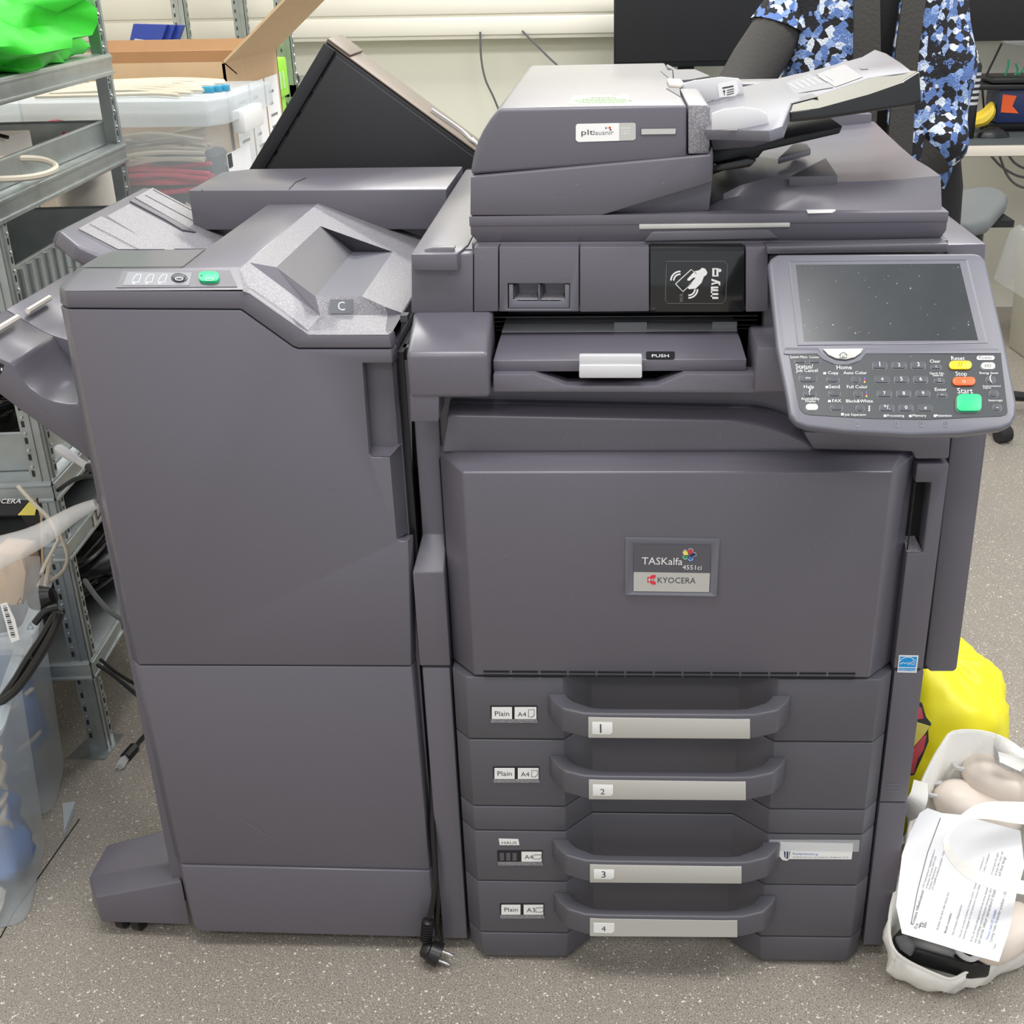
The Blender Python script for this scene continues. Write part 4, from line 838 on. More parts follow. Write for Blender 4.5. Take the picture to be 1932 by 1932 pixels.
cable('black_cable', [at(793, 880, Y=.08), at(797, 1050, Y=.07), at(806, 1250, Y=.06), at(818, 1500, Y=.04), at(829, 1640, Y=.01), at(826, 1740, Y=.0), at(833, 1775, Y=.01)], .0032, CBL, 'second black cord running down the dark gap between finisher and copier')

# ================================================================ STEEL SHELVING, LEFT
sP = V((-.705, .495, 0)); e1 = V((-.06, 1, 0)).normalized(); e2 = V((-1, -.10, 0)).normalized()
def post(mb_parent, p, h, u1, u2, name='post', w_=.034):
    mb = MB(); t = .002
    for u, o in ((u1, u2), (u2, u1)):
        mb.prism([p, p+u*w_, p+u*w_+o*t, p+o*t], (0, 0, h), STEEL)
        nn = -o; mb.prism([p+u*w_*.42, p+u*w_*.50, p+u*w_*.50+nn*.0025, p+u*w_*.42+nn*.0025], (0, 0, h), STEEL)
        z = .03
        while z < h-.03:
            c_ = p+u*w_*.72+nn*.0006
            mb.add([c_+V((0, 0, z)), c_+u*.005+V((0, 0, z)), c_+u*.005+V((0, 0, z+.011)), c_+V((0, 0, z+.011))], [(0, 1, 2, 3)], STEELD)
            mb.lathe([(0, .0035), (.002, .0025)], c_+u*.0025+V((0, 0, z+.018)), nn, CHR, 6)
            z += .03
    return mb.build(name, mb_parent, smooth=30)
def shelf(par, p0, w1, w2, z, bh=.04, m=STEEL):
    mb = MB(); c = [p0, p0+e1*w1, p0+e1*w1+e2*w2, p0+e2*w2]
    mb.prism([q_+V((0, 0, z-.004)) for q_ in c], (0, 0, .004), m)
    for (a, b), nn in (((c[0], c[1]), -e2), ((c[0], c[3]), -e1), ((c[3], c[2]), e2), ((c[1], c[2]), e1)):
        mb.prism([a+V((0, 0, z-bh)), b+V((0, 0, z-bh)), b+V((0, 0, z)), a+V((0, 0, z))], nn*.003, m)
        for zz in (z-.006, z-bh+.006): mb.prism([a+V((0, 0, zz-.004)), b+V((0, 0, zz-.004)), b+V((0, 0, zz+.002)), a+V((0, 0, zz+.002))], nn*.006, m)
    return mb.build('shelf', par, bev=.0008)
su = thing('steel_shelf_unit', 'galvanised boltless steel shelf unit beside the finisher, loaded with bins and cables', 'shelf', sP)
W1, W2 = .66, .42
post(su, sP, 2.0, e1, e2); post(su, sP+e1*W1, 2.0, -e1, e2); post(su, sP+e2*W2, 2.0, e1, -e2); post(su, sP+e1*W1+e2*W2, 2.0, -e1, -e2)
zs3 = at(65, 905, Y=.5).z; zs4 = at(137, 1010, Y=.52).z; zs5 = at(186, 1233, Y=.52).z
ZS = (1.205, 1.035, .80, zs3, zs4, zs5)
for z in ZS: shelf(su, sP, W1, W2, z)
def loc(a, b, z): return sP+e1*a+e2*b+V((0, 0, z))
# shelf labels
mb = MB(); p, q_ = loc(.13, -.004, zs4-.032), loc(.27, -.004, zs4-.032); mb.prism([p, q_, q_+V((0, 0, .028)), p+V((0, 0, .028))], -e2*.0015, WARM)
pl_ = Plane(p-e2*.003, e1*-1 if 0 else e1, -e2)
vs_, fs_, wd_ = glyphs('DP - '); k_ = .085/wd_; 
mb.add([p-e2*.0032+e1*(.012+x*k_)+V((0, 0, .006+y*k_)) for x, y in vs_], fs_, INK); lab(mb.build('shelf_label', su, smooth=0), 'cream shelf label reading DP')
mb = MB(); p, q_ = loc(.17, -.004, zs5-.034), loc(.27, -.004, zs5-.034); mb.prism([p, q_, q_+V((0, 0, .03)), p+V((0, 0, .03))], -e2*.0015, WARM)
vs_, fs_, wd_ = glyphs('USB'); k_ = .06/wd_; mb.add([p-e2*.0032+e1*(.012+x*k_)+V((0, 0, .006+y*k_)) for x, y in vs_], fs_, INK); lab(mb.build('shelf_label', su, smooth=0), 'cream shelf label')
# steel bins
def sbin(a0, a1, b0, b1, z, h, label, ribs=False):
    mb = MB(); t = .002
    mb.prism([loc(a0, b0, z), loc(a1, b0, z), loc(a1, b1, z), loc(a0, b1, z)], (0, 0, t), STEEL)
    for A, B, nn in ((loc(a0, b0, z), loc(a1, b0, z), e2), (loc(a0, b1, z), loc(a1, b1, z), -e2), (loc(a0, b0, z), loc(a0, b1, z), e1), (loc(a1, b0, z), loc(a1, b1, z), -e1)):
        mb.prism([A, B, B+V((0, 0, h)), A+V((0, 0, h))], nn*t, STEEL); mb.tube([A+V((0, 0, h)), B+V((0, 0, h))], .003, STEEL, 6)
        if ribs:
            for k in range(1, 14):
                c_ = A+(B-A)*(k/14); mb.tube([c_-nn*.002, c_-nn*.002+V((0, 0, h*.95))], .004, STEEL, 5)
    return tag(mb.build('steel_bin'), label, 'bin')
sbin(.02, .62, .02, .40, 1.0355, .045, 'shallow galvanised steel bin of cables on the second shelf')
sbin(.04, .60, .015, .36, .8005, .115, 'ribbed galvanised steel bin below the second shelf', True)
sbin(.05, .60, .02, .38, zs3+.0005, .07, 'galvanised bin holding black parts at mid height')
# green bag on top shelf
def blob(name, c, r, m, seed, amp=.25, fr=9., nu=40, nv=22, flat=.0, sq=1., par=None, fold=0):
    mb = MB(); vs = []; fs = []; c = V(c)
    for j in range(nv+1):
        th = math.pi*j/nv
        for i in range(nu):
            ph = 2*math.pi*i/nu; d = V((math.sin(th)*math.cos(ph), math.sin(th)*math.sin(ph), math.cos(th)))
            f_ = [math.copysign(abs(t)**sq, t) for t in d]
            s_ = 1+amp*noise.noise(d*fr*.3+V((seed, 0, 0)))+amp*.5*abs(noise.noise(d*fr+V((0, seed, 0))))+fold*abs(math.sin(ph*7+4*d.z+seed))
            p = V((f_[0]*r[0]*s_, f_[1]*r[1]*s_, f_[2]*r[2]*s_))
            if p.z < -r[2]*(1-flat): p.z = -r[2]*(1-flat)
            vs.append(c+p)
    for j in range(nv):
        for i in range(nu): fs.append((j*nu+i, (j+1)*nu+i, (j+1)*nu+(i+1) % nu, j*nu+(i+1) % nu))
    mb.add(vs, fs, m); return mb.build(name, par, smooth=60)
tag(blob('green_bag', loc(.33, .19, 1.205+.068), (.215, .30, .085), BAGG, 3., .3, 9., flat=.2, sq=.8, fold=.05), 'bright green fabric bag slumped on the top steel shelf', 'bag')
# cables in the second-shelf bin
def tangle(name, c, ext, r, m, label, group, n, seed, hz=.0, pts_n=6, parent=None, cat='cable'):
    rnd = random.Random(seed)
    for i in range(n):
        base = V(c); pts = []; ph = rnd.random()*6.28; cr = rnd.uniform(.5, 1)
        for k in range(pts_n):
            a = ph+k*1.15*rnd.choice((1, 1, 1.2)); pts.append(base+e1*(math.cos(a)*ext[0]*cr*rnd.uniform(.6, 1))+e2*(math.sin(a)*ext[1]*cr*rnd.uniform(.6, 1))+V((0, 0, ext[2]*((i+.5)/n)+rnd.uniform(-hz, hz))))
        mb = MB(); mb.tube(spline(pts, 6), r, m, 6)
        o = mb.build(name); tag(o, label, cat, group)
tangle('black_cable', loc(.12, .11, 1.052), (.09, .08, .06), .0045, CBL, 'thick black cable coiled in the shallow steel bin', 'black cables in the second-shelf bin', 6, 5, .004)
cable('beige_cable', [loc(-.03, .16, 1.06), loc(.02, .05, 1.062), loc(.12, -.015, 1.05), loc(.20, -.03, 1.052), loc(.215, .0, 1.066), loc(.15, .05, 1.075), loc(.05, .10, 1.075), loc(-.02, .18, 1.08)], .0055, CWH, 'thick beige cable looped over the edge of the shallow steel bin')
mb = MB(); mb.prism([loc(.22, .14, 1.045), loc(.55, .14, 1.045), loc(.55, .24, 1.045), loc(.22, .24, 1.045)], (0, 0, .03), WARM)
for k in (.30, .42): mb.tube([loc(k, .13, 1.078), loc(k+.01, .16, 1.084), loc(k+.01, .2, 1.084), loc(k, .24, 1.078)], .004, CBL, 6)
tag(mb.build('wall_bracket_box'), 'flat white box with two black clips inside the shallow steel bin', 'box')
mb = MB(); mb.prism([loc(.10, .10, 1.047), loc(.17, .10, 1.047), loc(.17, .15, 1.047), loc(.10, .15, 1.047)], (0, 0, .028), CGY); tag(mb.build('power_adapter', bev=.006), 'dark grey power adapter brick among the black cables', 'adapter')
tangle('black_cable', loc(.25, .18, zs3+.03), (.22, .14, .05), .004, CBL, 'black cable heaped in the bin at mid height of the shelves', 'black cables in the mid-height bin', 7, 11, .01)
tangle('black_cable', loc(.28, .16, zs4+.02), (.26, .14, .09), .004, CBL, 'black cable piled on the shelf marked DP', 'black cables on the DP shelf', 12, 12, .015)
tangle('black_cable', loc(.30, .14, zs5+.02), (.26, .14, .12), .004, CBL, 'black cable piled on the lowest steel shelf', 'black cables on the lowest shelf', 14, 13, .02)
tag(blob('black_mesh_bundle', loc(.34, .18, zs4+.07), (.17, .24, .07), CBL, 8., .3, 10, flat=.1), 'dark heap of bundled black cables behind the shelf strip marked DP', 'cable bundle')
tag(blob('black_mesh_bundle', loc(.34, .19, zs5+.06), (.17, .22, .055), CBL, 18., .3, 10, flat=.1), 'dark heap of bundled black cables on the lowest shelf', 'cable bundle')
# adapter with white label poking out
a, b = at(108, 845, Y=.40), at(165, 880, Y=.36); mb = MB(); mb.tube([a, a+(b-a)*.1, a+(b-a)*.62, a+(b-a)*.66, b], [.006, .009, .008, .006, .006], WPL, 8); mb.tube([a+(b-a)*.66, b+(b-a)*.4], .0055, CBL, 8)
tag(mb.build('display_adapter'), 'white and black cable adapter poking out below the curved finisher tray', 'adapter')
cable('black_cable', [at(110, 925, Y=.5), at(140, 905, Y=.45), at(175, 898, Y=.42), at(215, 905, Y=.40)], .004, CBL, 'black cable arching off the shelf towards the finisher side')
cable('grey_cable', [at(160, 1095, Y=.5), at(185, 1130, Y=.45), at(215, 1160, Y=.42), at(255, 1180, Y=.40)], .0045, CGY, 'dark grey cable hanging diagonally in front of the lower shelves')
cable('black_cable', [at(185, 1255, Y=.5), at(215, 1275, Y=.42), at(245, 1300, Y=.36), at(280, 1330, Y=.33)], .004, CBL, 'black cable trailing off the lowest shelf to the floor')
cable('black_cable', [at(190, 1245, Y=.5), at(222, 1270, Y=.44), at(255, 1290, Y=.38), at(290, 1300, Y=.35)], .0035, CBL, 'thinner black cable trailing beside another off the lowest shelf')
mb = MB(); mb.prism([V((sP.x-.07, sP.y-.03, 0)), V((sP.x+.006, sP.y-.03, 0)), V((sP.x+.012, sP.y+.05, 0)), V((sP.x-.05, sP.y+.05, 0))], (0, 0, .0025), STEEL); mb.build('foot_plate', su)

# ================================================================ PLASTIC TUBS, LOWER LEFT
tu = V((-.27, 1, 0)).normalized(); tv = V((-1, -.27, 0)).normalized()
def tub(p0, L1, L2, h, label, wallm=CLR):
    t = thing('storage_tub', label, 'storage box', p0)
    def ringp(i, z): return [p0+tu*(i)+tv*(i)+V((0, 0, z)), p0+tu*(L1-i)+tv*(i)+V((0, 0, z)), p0+tu*(L1-i)+tv*(L2-i)+V((0, 0, z)), p0+tu*(i)+tv*(L2-i)+V((0, 0, z))]
    def rnd(r_, rad=.03):
        out_ = []; n = 4
        for k in range(4):
            a, b, c_ = r_[k-1], r_[k], r_[(k+1) % 4]
            d1 = (a-b).normalized()*rad; d2 = (c_-b).normalized()*rad
            for s_ in range(n+1): t_ = s_/n; out_.append(b+d1*(1-t_)**2+d2*t_**2)
        return out_
    mb = MB(); R1 = [rnd(ringp(.028, .002)), rnd(ringp(.024, .02)), rnd(ringp(.006, h-.03)), rnd(ringp(.004, h))]
    mb.loft(R1, wallm, cap=False); n = len(R1[0]); mb.add(R1[0], [tuple(range(n))], wallm)
    mb.build('tub_body', t, recalc=True)
    mb = MB(); RR = [rnd(ringp(.004, h-.018)), rnd(ringp(-.014, h-.018)), rnd(ringp(-.018, h-.006)), rnd(ringp(-.012, h)), rnd(ringp(.004, h))]
    mb.loft(RR+[RR[0]], CLRR, cap=False); mb.build('rim', t)
    return t
pn = at(112, 1705, Z=0); pn = V((-.625, .02, 0)); tub(pn, .26, .36, .385, 'near clear plastic tub full of beige cables and blue film on the floor')
pf = pn+tu*.275; tub(pf, .205, .36, .385, 'far clear plastic tub of cables standing against the shelf post')
def intub(a, b, z, p=pn): return p+tu*a+tv*b+V((0, 0, z))
rnd = random.Random(4)
for i in range(13):
    ph = rnd.random()*6; pts = [intub(.13+.085*math.cos(ph+k*1.3)*rnd.uniform(.7, 1), .095+.06*math.sin(ph+k*1.3)*rnd.uniform(.6, 1.1), .17+.013*i+rnd.uniform(-.02, .02)) for k in range(6)]
    mb = MB(); mb.tube(spline(pts, 6), .0045, CWH, 6); tag(mb.build('beige_cable'), 'beige cable tangled inside the near clear tub', 'cable', 'beige cables in the near tub')
cable('beige_cable', [intub(.05, .2, .34), intub(.03, .06, .28), intub(.05, .05, .2), intub(.12, .045, .12), intub(.10, .06, .06), intub(.06, .12, .04), intub(.05, .2, .045)], .0065, CWH, 'thick beige cable curving down inside the front of the near tub')
tag(blob('blue_film_bundle', intub(.13, .12, .095), (.085, .08, .08), BLUF, 5., .3, 8, sq=.8), 'crumpled blue plastic film in the bottom of the near tub', 'plastic film')
tag(blob('cream_connector', intub(.05, .09, .035), (.03, .04, .02), WARM, 2., .2, 8), 'small cream plastic plug lying in the bottom of the near tub', 'plug')
for i in range(5):
    ph = rnd.random()*6; pts = [intub(.12+.08*math.cos(ph+k*1.3), .12+.08*math.sin(ph+k*1.3), .08+.04*i, pf) for k in range(5)]
    mb = MB(); mb.tube(spline(pts, 6), .004, CWH, 6); tag(mb.build('beige_cable'), 'beige cable coiled inside the far clear tub', 'cable', 'beige cables in the far tub')
tag(blob('blue_film_bundle', intub(.12, .13, .15, pf), (.08, .09, .12), BLUF, 9., .3, 8, sq=.8), 'blue plastic film seen through the far tub', 'plastic film')
# things standing out of the tubs
Q5 = lambda x, y: (x/3.8625, 850+y/3.8625)
def obox(p, u, w_, t, h, m, up=V((0, 0, 1))): mb = MB(); mb.prism([p, p+u*w_, p+u*w_+t, p+t], up*h, m); return mb
c0_ = at(70, 942, Y=.36); tn = V((-.12, .10, 0))
kb = thing('cartridge_box', 'black and yellow carton with white lettering standing in the far tub', 'box', (c0_.x, c0_.y, .2))
KBP = PY(.30); mb = MB(); mb.slab([Q5(*p) for p in ((-420, 360), (215, 360), (120, 470), (-420, 470))], Plane(at(0, 950, Y=.34), (1, 0, 0), (0, -.5, .9)), -.004, 0, BK)
mb.slab([Q5(*p) for p in ((150, 470), (265, 350), (300, 560), (315, 910), (255, 1010), (200, 700), (205, 560))], PY(.32), -.006, 0, CBL); mb.build('carton_side', kb)
mb = MB(); stroke([(135, 470), (255, 352), (300, 480), (312, 910), (258, 1015)], 16, K=Q5, pl=PY(.317), h=0, th=.001, m=CARD, mb=mb); mb.slab([Q5(*p) for p in ((130, 470), (210, 375), (270, 400), (255, 470))], PY(.316), 0, .001, LYEL); mb.build('carton_edge', kb, smooth=0)
pq = Plane(at(0, 950, Y=.34), (1, 0, 0), (0, -.5, .9)); mb = MB(); mb.text('KYOCERA', pq, Q5(-120, 388), Q5(152, 388), WINK, h=.001); mb.build('carton_lettering', kb, smooth=0)
mb = MB(); mb.slab([Q5(*p) for p in ((-60, 740), (150, 760), (190, 900), (160, 1130), (-60, 1130))], PY(.16), -.05, 0, CARD); tag(mb.build('kraft_carton', bev=.003), 'plain brown carton wrapped in clear film above the near tub', 'box')
mb = MB()
g = []
for j in range(9):
    row = []
    for i in range(9):
        x, y = -60+40*i+8*math.sin(j*2+i), 770+90*j; row.append(PY(.115+.012*noise.noise(V((i*.7, j*.7, 0)))).pt(*Q5(x if i < 8 else 290+12*math.sin(j*1.7), y)))
    g.append(row)
mb.add([p for r_ in g for p in r_], [(j*9+i, j*9+i+1, (j+1)*9+i+1, (j+1)*9+i) for j in range(8) for i in range(8)], FILM)
fb_ = mb.build('film_bag', smooth=80); tag(fb_, 'clear plastic bag with recycling marks and a barcode label over the near tub', 'plastic bag')
BP_ = PY(.098); mb = MB(); mb.slab([Q5(*p) for p in ((2, 1120), (50, 1105), (110, 1230), (145, 1375), (85, 1400), (60, 1330), (40, 1250))], BP_, 0, .0006, WHT)
for k in range(16): y = 1135+k*15; x = 16+k*4.2; stroke([(x+4, y), (x+34-3*(k < 4), y-4)], 3+4*(k % 3), K=Q5, pl=BP_, h=.0008, m=INK, mb=mb)
mb.build('barcode_label', fb_, smooth=0)
mb = MB()
for cx, cy in ((150, 1100), (222, 1285), (215, 1500)):
    stroke([(cx-24, cy+18), (cx, cy-28), (cx+20, cy+14)], 7, K=Q5, pl=BP_, h=.0004, m=INK, mb=mb, closed=True)
mb.build('recycling_marks', fb_, smooth=0)
for k, (pts, r_) in enumerate((([(430, 1150), (330, 1330), (200, 1530), (110, 1680), (0, 1830)], .0065), ([(440, 1180), (390, 1320), (270, 1530), (120, 1740), (-20, 1850)], .0065), ([(420, 1140), (330, 1170), (250, 1260)], .005))):
    cable('black_cable', [PY(.13-.012*k-.01*i).pt(*Q5(*p)) for i, p in enumerate(pts)], r_, CBL, ('upper thick black cable slanting across the near tub', 'lower thick black cable slanting across the near tub', 'short black cable bend at the back of the near tub')[k])
cable('white_cable', [PY(.30-.02*i).pt(*Q5(*p)) for i, p in enumerate(((130, 260), (250, 390), (370, 510), (420, 640), (400, 700), (330, 830), (300, 900)))], .003, CWH, 'thin white cable arching over the black carton')
cable('white_cable', [PY(.30-.01*i).pt(*Q5(*p)) for i, p in enumerate(((370, 520), (440, 620), (490, 760), (470, 860), (400, 930), (330, 970)))], .003, CWH, 'thin grey-white cable looping down into the far tub')
cable('white_cable', [PY(.25).pt(*Q5(*p)) for p in ((375, 760), (350, 900), (328, 1030))], .004, WARM, 'straight white cable end standing in the far tub')
mb = MB(); mb.lathe([(-.02, .0), (-.018, .012), (0, .02), (.018, .012), (.02, 0)], PY(.15).pt(*Q5(310, 1080)), (1, 0, .3), CBL, 14); tag(mb.build('round_black_piece'), 'round black plastic stopper between the film bag and tub rim', 'piece')  # round black plastic thing of unknown use
# white hose of rolled film leaning from tubs to finisher
a, b = at(-60, 1075, Y=.02), at(182, 952, Y=.06)
mb = MB(); pts = [a+(b-a)*t+V((0, 0, .003*math.sin(t*9))) for t in [k/14 for k in range(15)]]; mb.tube(pts, [.026-.019*k/14 for k in range(15)], mat('milky_film', (236, 234, 232), .4, alpha=.34, bump=.5, bscale=12), 12); tag(mb.build('film_roll'), 'long blurry white roll of packing film leaning against the finisher', 'film roll')
mb = MB(); mb.slab([(118, 1515), (142, 1512), (120, 1572)], PZ(.012), -.01, 0, CLRR); tag(mb.build('plastic_lid'), 'corner of a clear plastic lid on the floor behind the near tub', 'lid')
# usb cable on floor
uc = thing('display_cable', 'black cable with a silver-tipped connector lying on the floor by the finisher', 'cable', at(240, 1430, Z=0))
a, b, c_ = at(226, 1447, Z=.006), at(236, 1430, Z=.006), at(255, 1408, Z=.006); mb = MB(); mb.tube([b, b+(c_-b)*.9, c_], [.0105, .0105, .006], CBL, 8); mb.build('connector_shell', uc); 
mb = MB(); mb.tube([a, b], .008, WPL, 4); mb.build('connector_tip', uc)
mb = MB(); mb.tube(spline([c_, at(268, 1392, Z=.006), at(290, 1370, Z=.006), at(330, 1340, Z=.006)], 6), .0035, CBL, 7); mb.build('cord', uc)

# ================================================================ BACKGROUND LEFT
# clear lidded storage box with network cables
sb = thing('lidded_storage_box', 'clear lidded storage box packed with red and beige network cables behind the steel shelf post', 'storage box', (-.8, 1.5, .69))
bx0, bx1, by0, by1, bz0, bz1 = -1.2, at(400, 215, Y=1.32).x, 1.32, 1.72, .69, 1.075
mb = MB(); mb.prism([V((p[0], p[1], bz0)) for p in ((bx0, by0), (bx1-.02, by0), (bx1, by0+.03), (bx1, by1-.03), (bx1-.02, by1), (bx0, by1))], (0, 0, bz1-bz0), CLR); mb.build('box_body', sb, bev=.01)
mb = MB(); mb.prism([V((p[0], p[1], bz1-.03)) for p in ((bx0-.02, by0-.025), (bx1, by0-.025), (bx1+.03, by0+.03), (bx1+.03, by1), (bx1, by1+.03), (bx0, by1+.03))], (0, 0, .055), CLRR); mb.build('box_lid', sb, bev=.008)
mb = MB(); mb.box(bx1+.012, bx1+.04, by0+.1, by0+.26, bz1-.06, bz1-.01, WHT); mb.build('box_clip', sb, bev=.006)
mb = MB(); mb.box(bx1+.001, bx1+.003, by0+.06, by0+.24, bz1-.28, bz1-.10, PAPER); mb.box(bx1+.003, bx1+.004, by0+.06, by0+.09, bz1-.13, bz1-.10, INK); mb.box(bx1+.003, bx1+.004, by0+.08, by0+.11, bz1-.27, bz1-.20, ORG); mb.build('box_label', sb, smooth=0)
def bundle(name, x0, x1, y, z0, z1, n, m, r, label, group, seed, dz=.03):
    rnd = random.Random(seed)
    for i in range(n):
        z = z0+(z1-z0)*(i+.5)/n; yy = y+rnd.uniform(0, .06)
        pts = [V((x0+(x1-x0)*k/5, yy+rnd.uniform(-.015, .02), z+rnd.uniform(-dz, dz))) for k in range(6)]
        mb = MB(); mb.tube(spline(pts, 5), r, m, 6); tag(mb.build(name), label, 'cable', group)
bundle('beige_cable', bx0+.03, bx1-.04, by0+.03, .96, 1.03, 9, CWH, .0055, 'beige network cable in the upper layer inside the lidded box', 'beige cables in the top of the lidded box', 1, .012)
bundle('red_cable', bx0+.03, bx1-.04, by0+.03, .885, .955, 8, CRD, .0055, 'red network cable in the middle of the lidded box', 'red cables in the lidded box', 2, .012)
rnd = random.Random(9)
for i in range(9):
    p = V((bx1-.30+.028*i, by0+.04+.01*(i % 3), .87)); q_ = V((bx1-.10+.012*i, by0+.05, .70)); m_ = (p+q_)/2+V((.03, 0, .02))
    mb = MB(); mb.tube(spline([p, m_, q_], 6), .0055, CWH, 6); tag(mb.build('beige_cable'), 'beige network cable slanting down inside the lidded box', 'cable', 'beige cables slanting in the lidded box')
for i in range(4):
    c_ = V((bx1-.28+.06*i, by0+.035, .755+.01*(i % 2))); mb = MB(); mb.prism([c_, c_+V((.02, .004, .0)), c_+V((.022, .004, -.055)), c_+V((.002, 0, -.055))], (0, .014, 0), PLUGB); tag(mb.build('network_plug', bev=.003), 'blue network plug near the floor of the lidded box', 'plug', 'blue plugs in the lidded box')
tag(blob('dark_cable_heap', (bx1-.2, by0+.2, .83), (.17, .12, .13), CGY, 3., .4, 10, sq=.7), 'dark grey heap of cables deeper inside the lidded box', 'cable bundle')
lt = bz1+.025
for i in range(7):
    yy = by0+.04+.045*i; pts = [V((bx1-.40, yy, lt+.006)), V((bx1-.26, yy+.03*math.sin(i), lt+.007+.004*(i % 2))), V((bx1-.14, yy+.01, lt+.008)), V((bx1-.07+.01*(i % 3), yy-.03+.01*i, lt+.007)), V((bx1-.2, yy+.05, lt+.012)), V((bx1-.38, yy+.03, lt+.01))]
    mb = MB(); mb.tube(spline(pts, 6), .0048, CWH, 6); tag(mb.build('beige_cable'), 'beige network cable lying coiled on the lid of the storage box', 'cable', 'beige cables on the storage box lid')
mb = MB()
for k in range(3): mb.box(bx1-.055+.012*k, bx1-.03+.012*k, by0+.12+.02*k, by0+.135+.02*k, lt, lt+.014, PLUGB)
tag(mb.build('network_plug', bev=.002), 'bright blue network plugs at the cable ends on the box lid', 'plug')
# red patch cable loop, white curved shell behind the shelf
cable('red_cable', [at(78, 243, Y=1.15), at(95, 232, Y=1.15), at(120, 232, Y=1.13), at(138, 246, Y=1.12), at(148, 258, Y=1.1)], .005, CRD, 'red patch cable looping above the shallow steel bin')
cable('red_cable', [at(75, 248, Y=1.14), at(92, 241, Y=1.14), at(110, 244, Y=1.12), at(124, 255, Y=1.1)], .005, CRD, 'second red patch cable curving low behind the steel bin rim')
mb = MB(); mb.lathe([(-.36, .07), (0, .075), (.02, .07), (.035, .05), (.04, .0)], at(152, 250, Y=1.215)-V((0, 0, .02)), (0, 0, 1), WARM, 28); tag(mb.build('router_dome'), 'cream domed plastic device behind the shallow steel bin', 'device')
# table carrying the boxes
bt = thing('packing_table', 'long low grey table under the storage box, carton and lime crate', 'table', (-.9, 1.9, 0))
mb = MB(); mb.box(-1.75, -.50, 1.28, 3.06, .655, .689, TRIMM); mb.build('table_top', bt, bev=.003)
for x in (-1.7, -.56):
    for y in (1.33, 2.95): mb = MB(); mb.box(x, x+.04, y-.02, y+.02, 0, .655, STEEL); mb.build('leg', bt)
# cardboard box with flaps
cx1 = at(432, 140, Y=1.86).x; cx0 = cx1-.55; cy0, cy1 = 1.83, 2.35; ct = 1.135
cb = thing('cardboard_box', 'open brown cardboard box with raised flap and printed sheets on its side', 'box', (-.9, 2, .69))
mb = MB()
for a_, b_, c_, d_ in ((cx0, cx1, cy0, cy0+.006), (cx0, cx1, cy1-.006, cy1), (cx0, cx0+.006, cy0, cy1), (cx1-.006, cx1, cy0, cy1)): mb.box(a_, b_, c_, d_, .69, ct, CARD)
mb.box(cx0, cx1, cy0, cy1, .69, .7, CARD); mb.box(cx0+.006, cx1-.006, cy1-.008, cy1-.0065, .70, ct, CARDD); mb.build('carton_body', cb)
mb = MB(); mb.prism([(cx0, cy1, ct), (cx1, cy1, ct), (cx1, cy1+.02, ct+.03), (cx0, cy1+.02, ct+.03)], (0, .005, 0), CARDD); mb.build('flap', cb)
p0, p1, p2, p3 = V((cx1, cy0, ct)), V((cx1, cy1, ct)), V((cx1+.24, cy1, ct+.20)), V((cx1+.24, cy0, ct+.20)); mb = MB(); mb.prism([p0, p1, p2, p3], (-.004, 0, .004), CARD); mb.build('flap', cb)
mb = MB(); mb.prism([V((cx0, cy0, ct)), V((cx1, cy0, ct)), V((cx1, cy0+.10, ct-.035)), V((cx0, cy0+.10, ct-.035))], (0, 0, .004), CARD); mb.build('flap', cb)
for k in range(3):
    mb = MB(); y = cy0+.04+.155*k; mb.box(cx1+.001, cx1+.002, y, y+.14, .74, .74+.33, PAPER)
    for j in range(9): mb.box(cx1+.002, cx1+.0025, y+.03, y+.03+.07*(.5+.5*((j*7+k) % 3)/2), .77+.032*j, .777+.032*j, KEYB)
    lab(mb.build('packing_sheet', cb, smooth=0), 'white printed sheet taped to carton')
# lime crate
lx_ = at(486, 120, Y=2.38).x; lc = thing('folding_crate', 'lime green folding crate with dark lid behind the cardboard box', 'crate', (lx_-.2, 2.6, .69))
lz = at(500, 120, Y=2.45).z; ly1 = at(531, 112, X=lx_).y
mb = MB(); mb.box(lx_-.38, lx_, 2.38, ly1, .69, lz, LIME); mb.build('crate_body', lc, bev=.004)
mb = MB(); mb.box(lx_-.385, lx_+.012, 2.372, ly1+.012, lz-.11, lz+.004, LIME); mb.build('crate_rim', lc, bev=.006)
mb = MB(); mb.box(lx_-.36, lx_-.02, 2.40, ly1-.02, lz+.0, lz+.008, BK); mb.build('crate_lid', lc)
cw = (ly1-2.38)/7
for k in range(6): mb = MB(); y = 2.40+cw*k; mb.box(lx_+.011, lx_+.0135, y, y+cw*.55, lz-.085, lz-.035, STGRN); mb.build('crate_slot', lc)
for k in range(3): mb = MB(); y = 2.42+.08*k; mb.box(lx_-.001, lx_+.002, y, y+.018, lz-.26, lz-.12, GRN); mb.build('crate_slot', lc)
for k in range(5): mb = MB(); y = 2.42+.05*k; mb.box(lx_-.001, lx_+.002, y, y+.014, lz-.32, lz-.295, STEELD); mb.build('crate_slot', lc)
# blue envelopes upright
for k in range(3):
    p = at(238+16*k, 107, Y=2.42+.02*k); mb = MB(); mb.prism([p, p+V((.09, 0, 0)), p+V((.13, .02, .085)), p+V((.03, .02, .09))], (0, .02, 0), BLU); mb.prism([p+V((.012, -.004, .0)), p+V((.05, -.004, 0)), p+V((.07, -.002, .045)), p+V((.035, -.002, .05))], (0, .004, 0), WPL)
    tag(mb.build('blue_pouch'), ('leftmost blue pouch standing in the open carton', 'middle blue pouch standing in the open carton', 'rightmost blue pouch with a white tag in the open carton')[k], 'pouch')
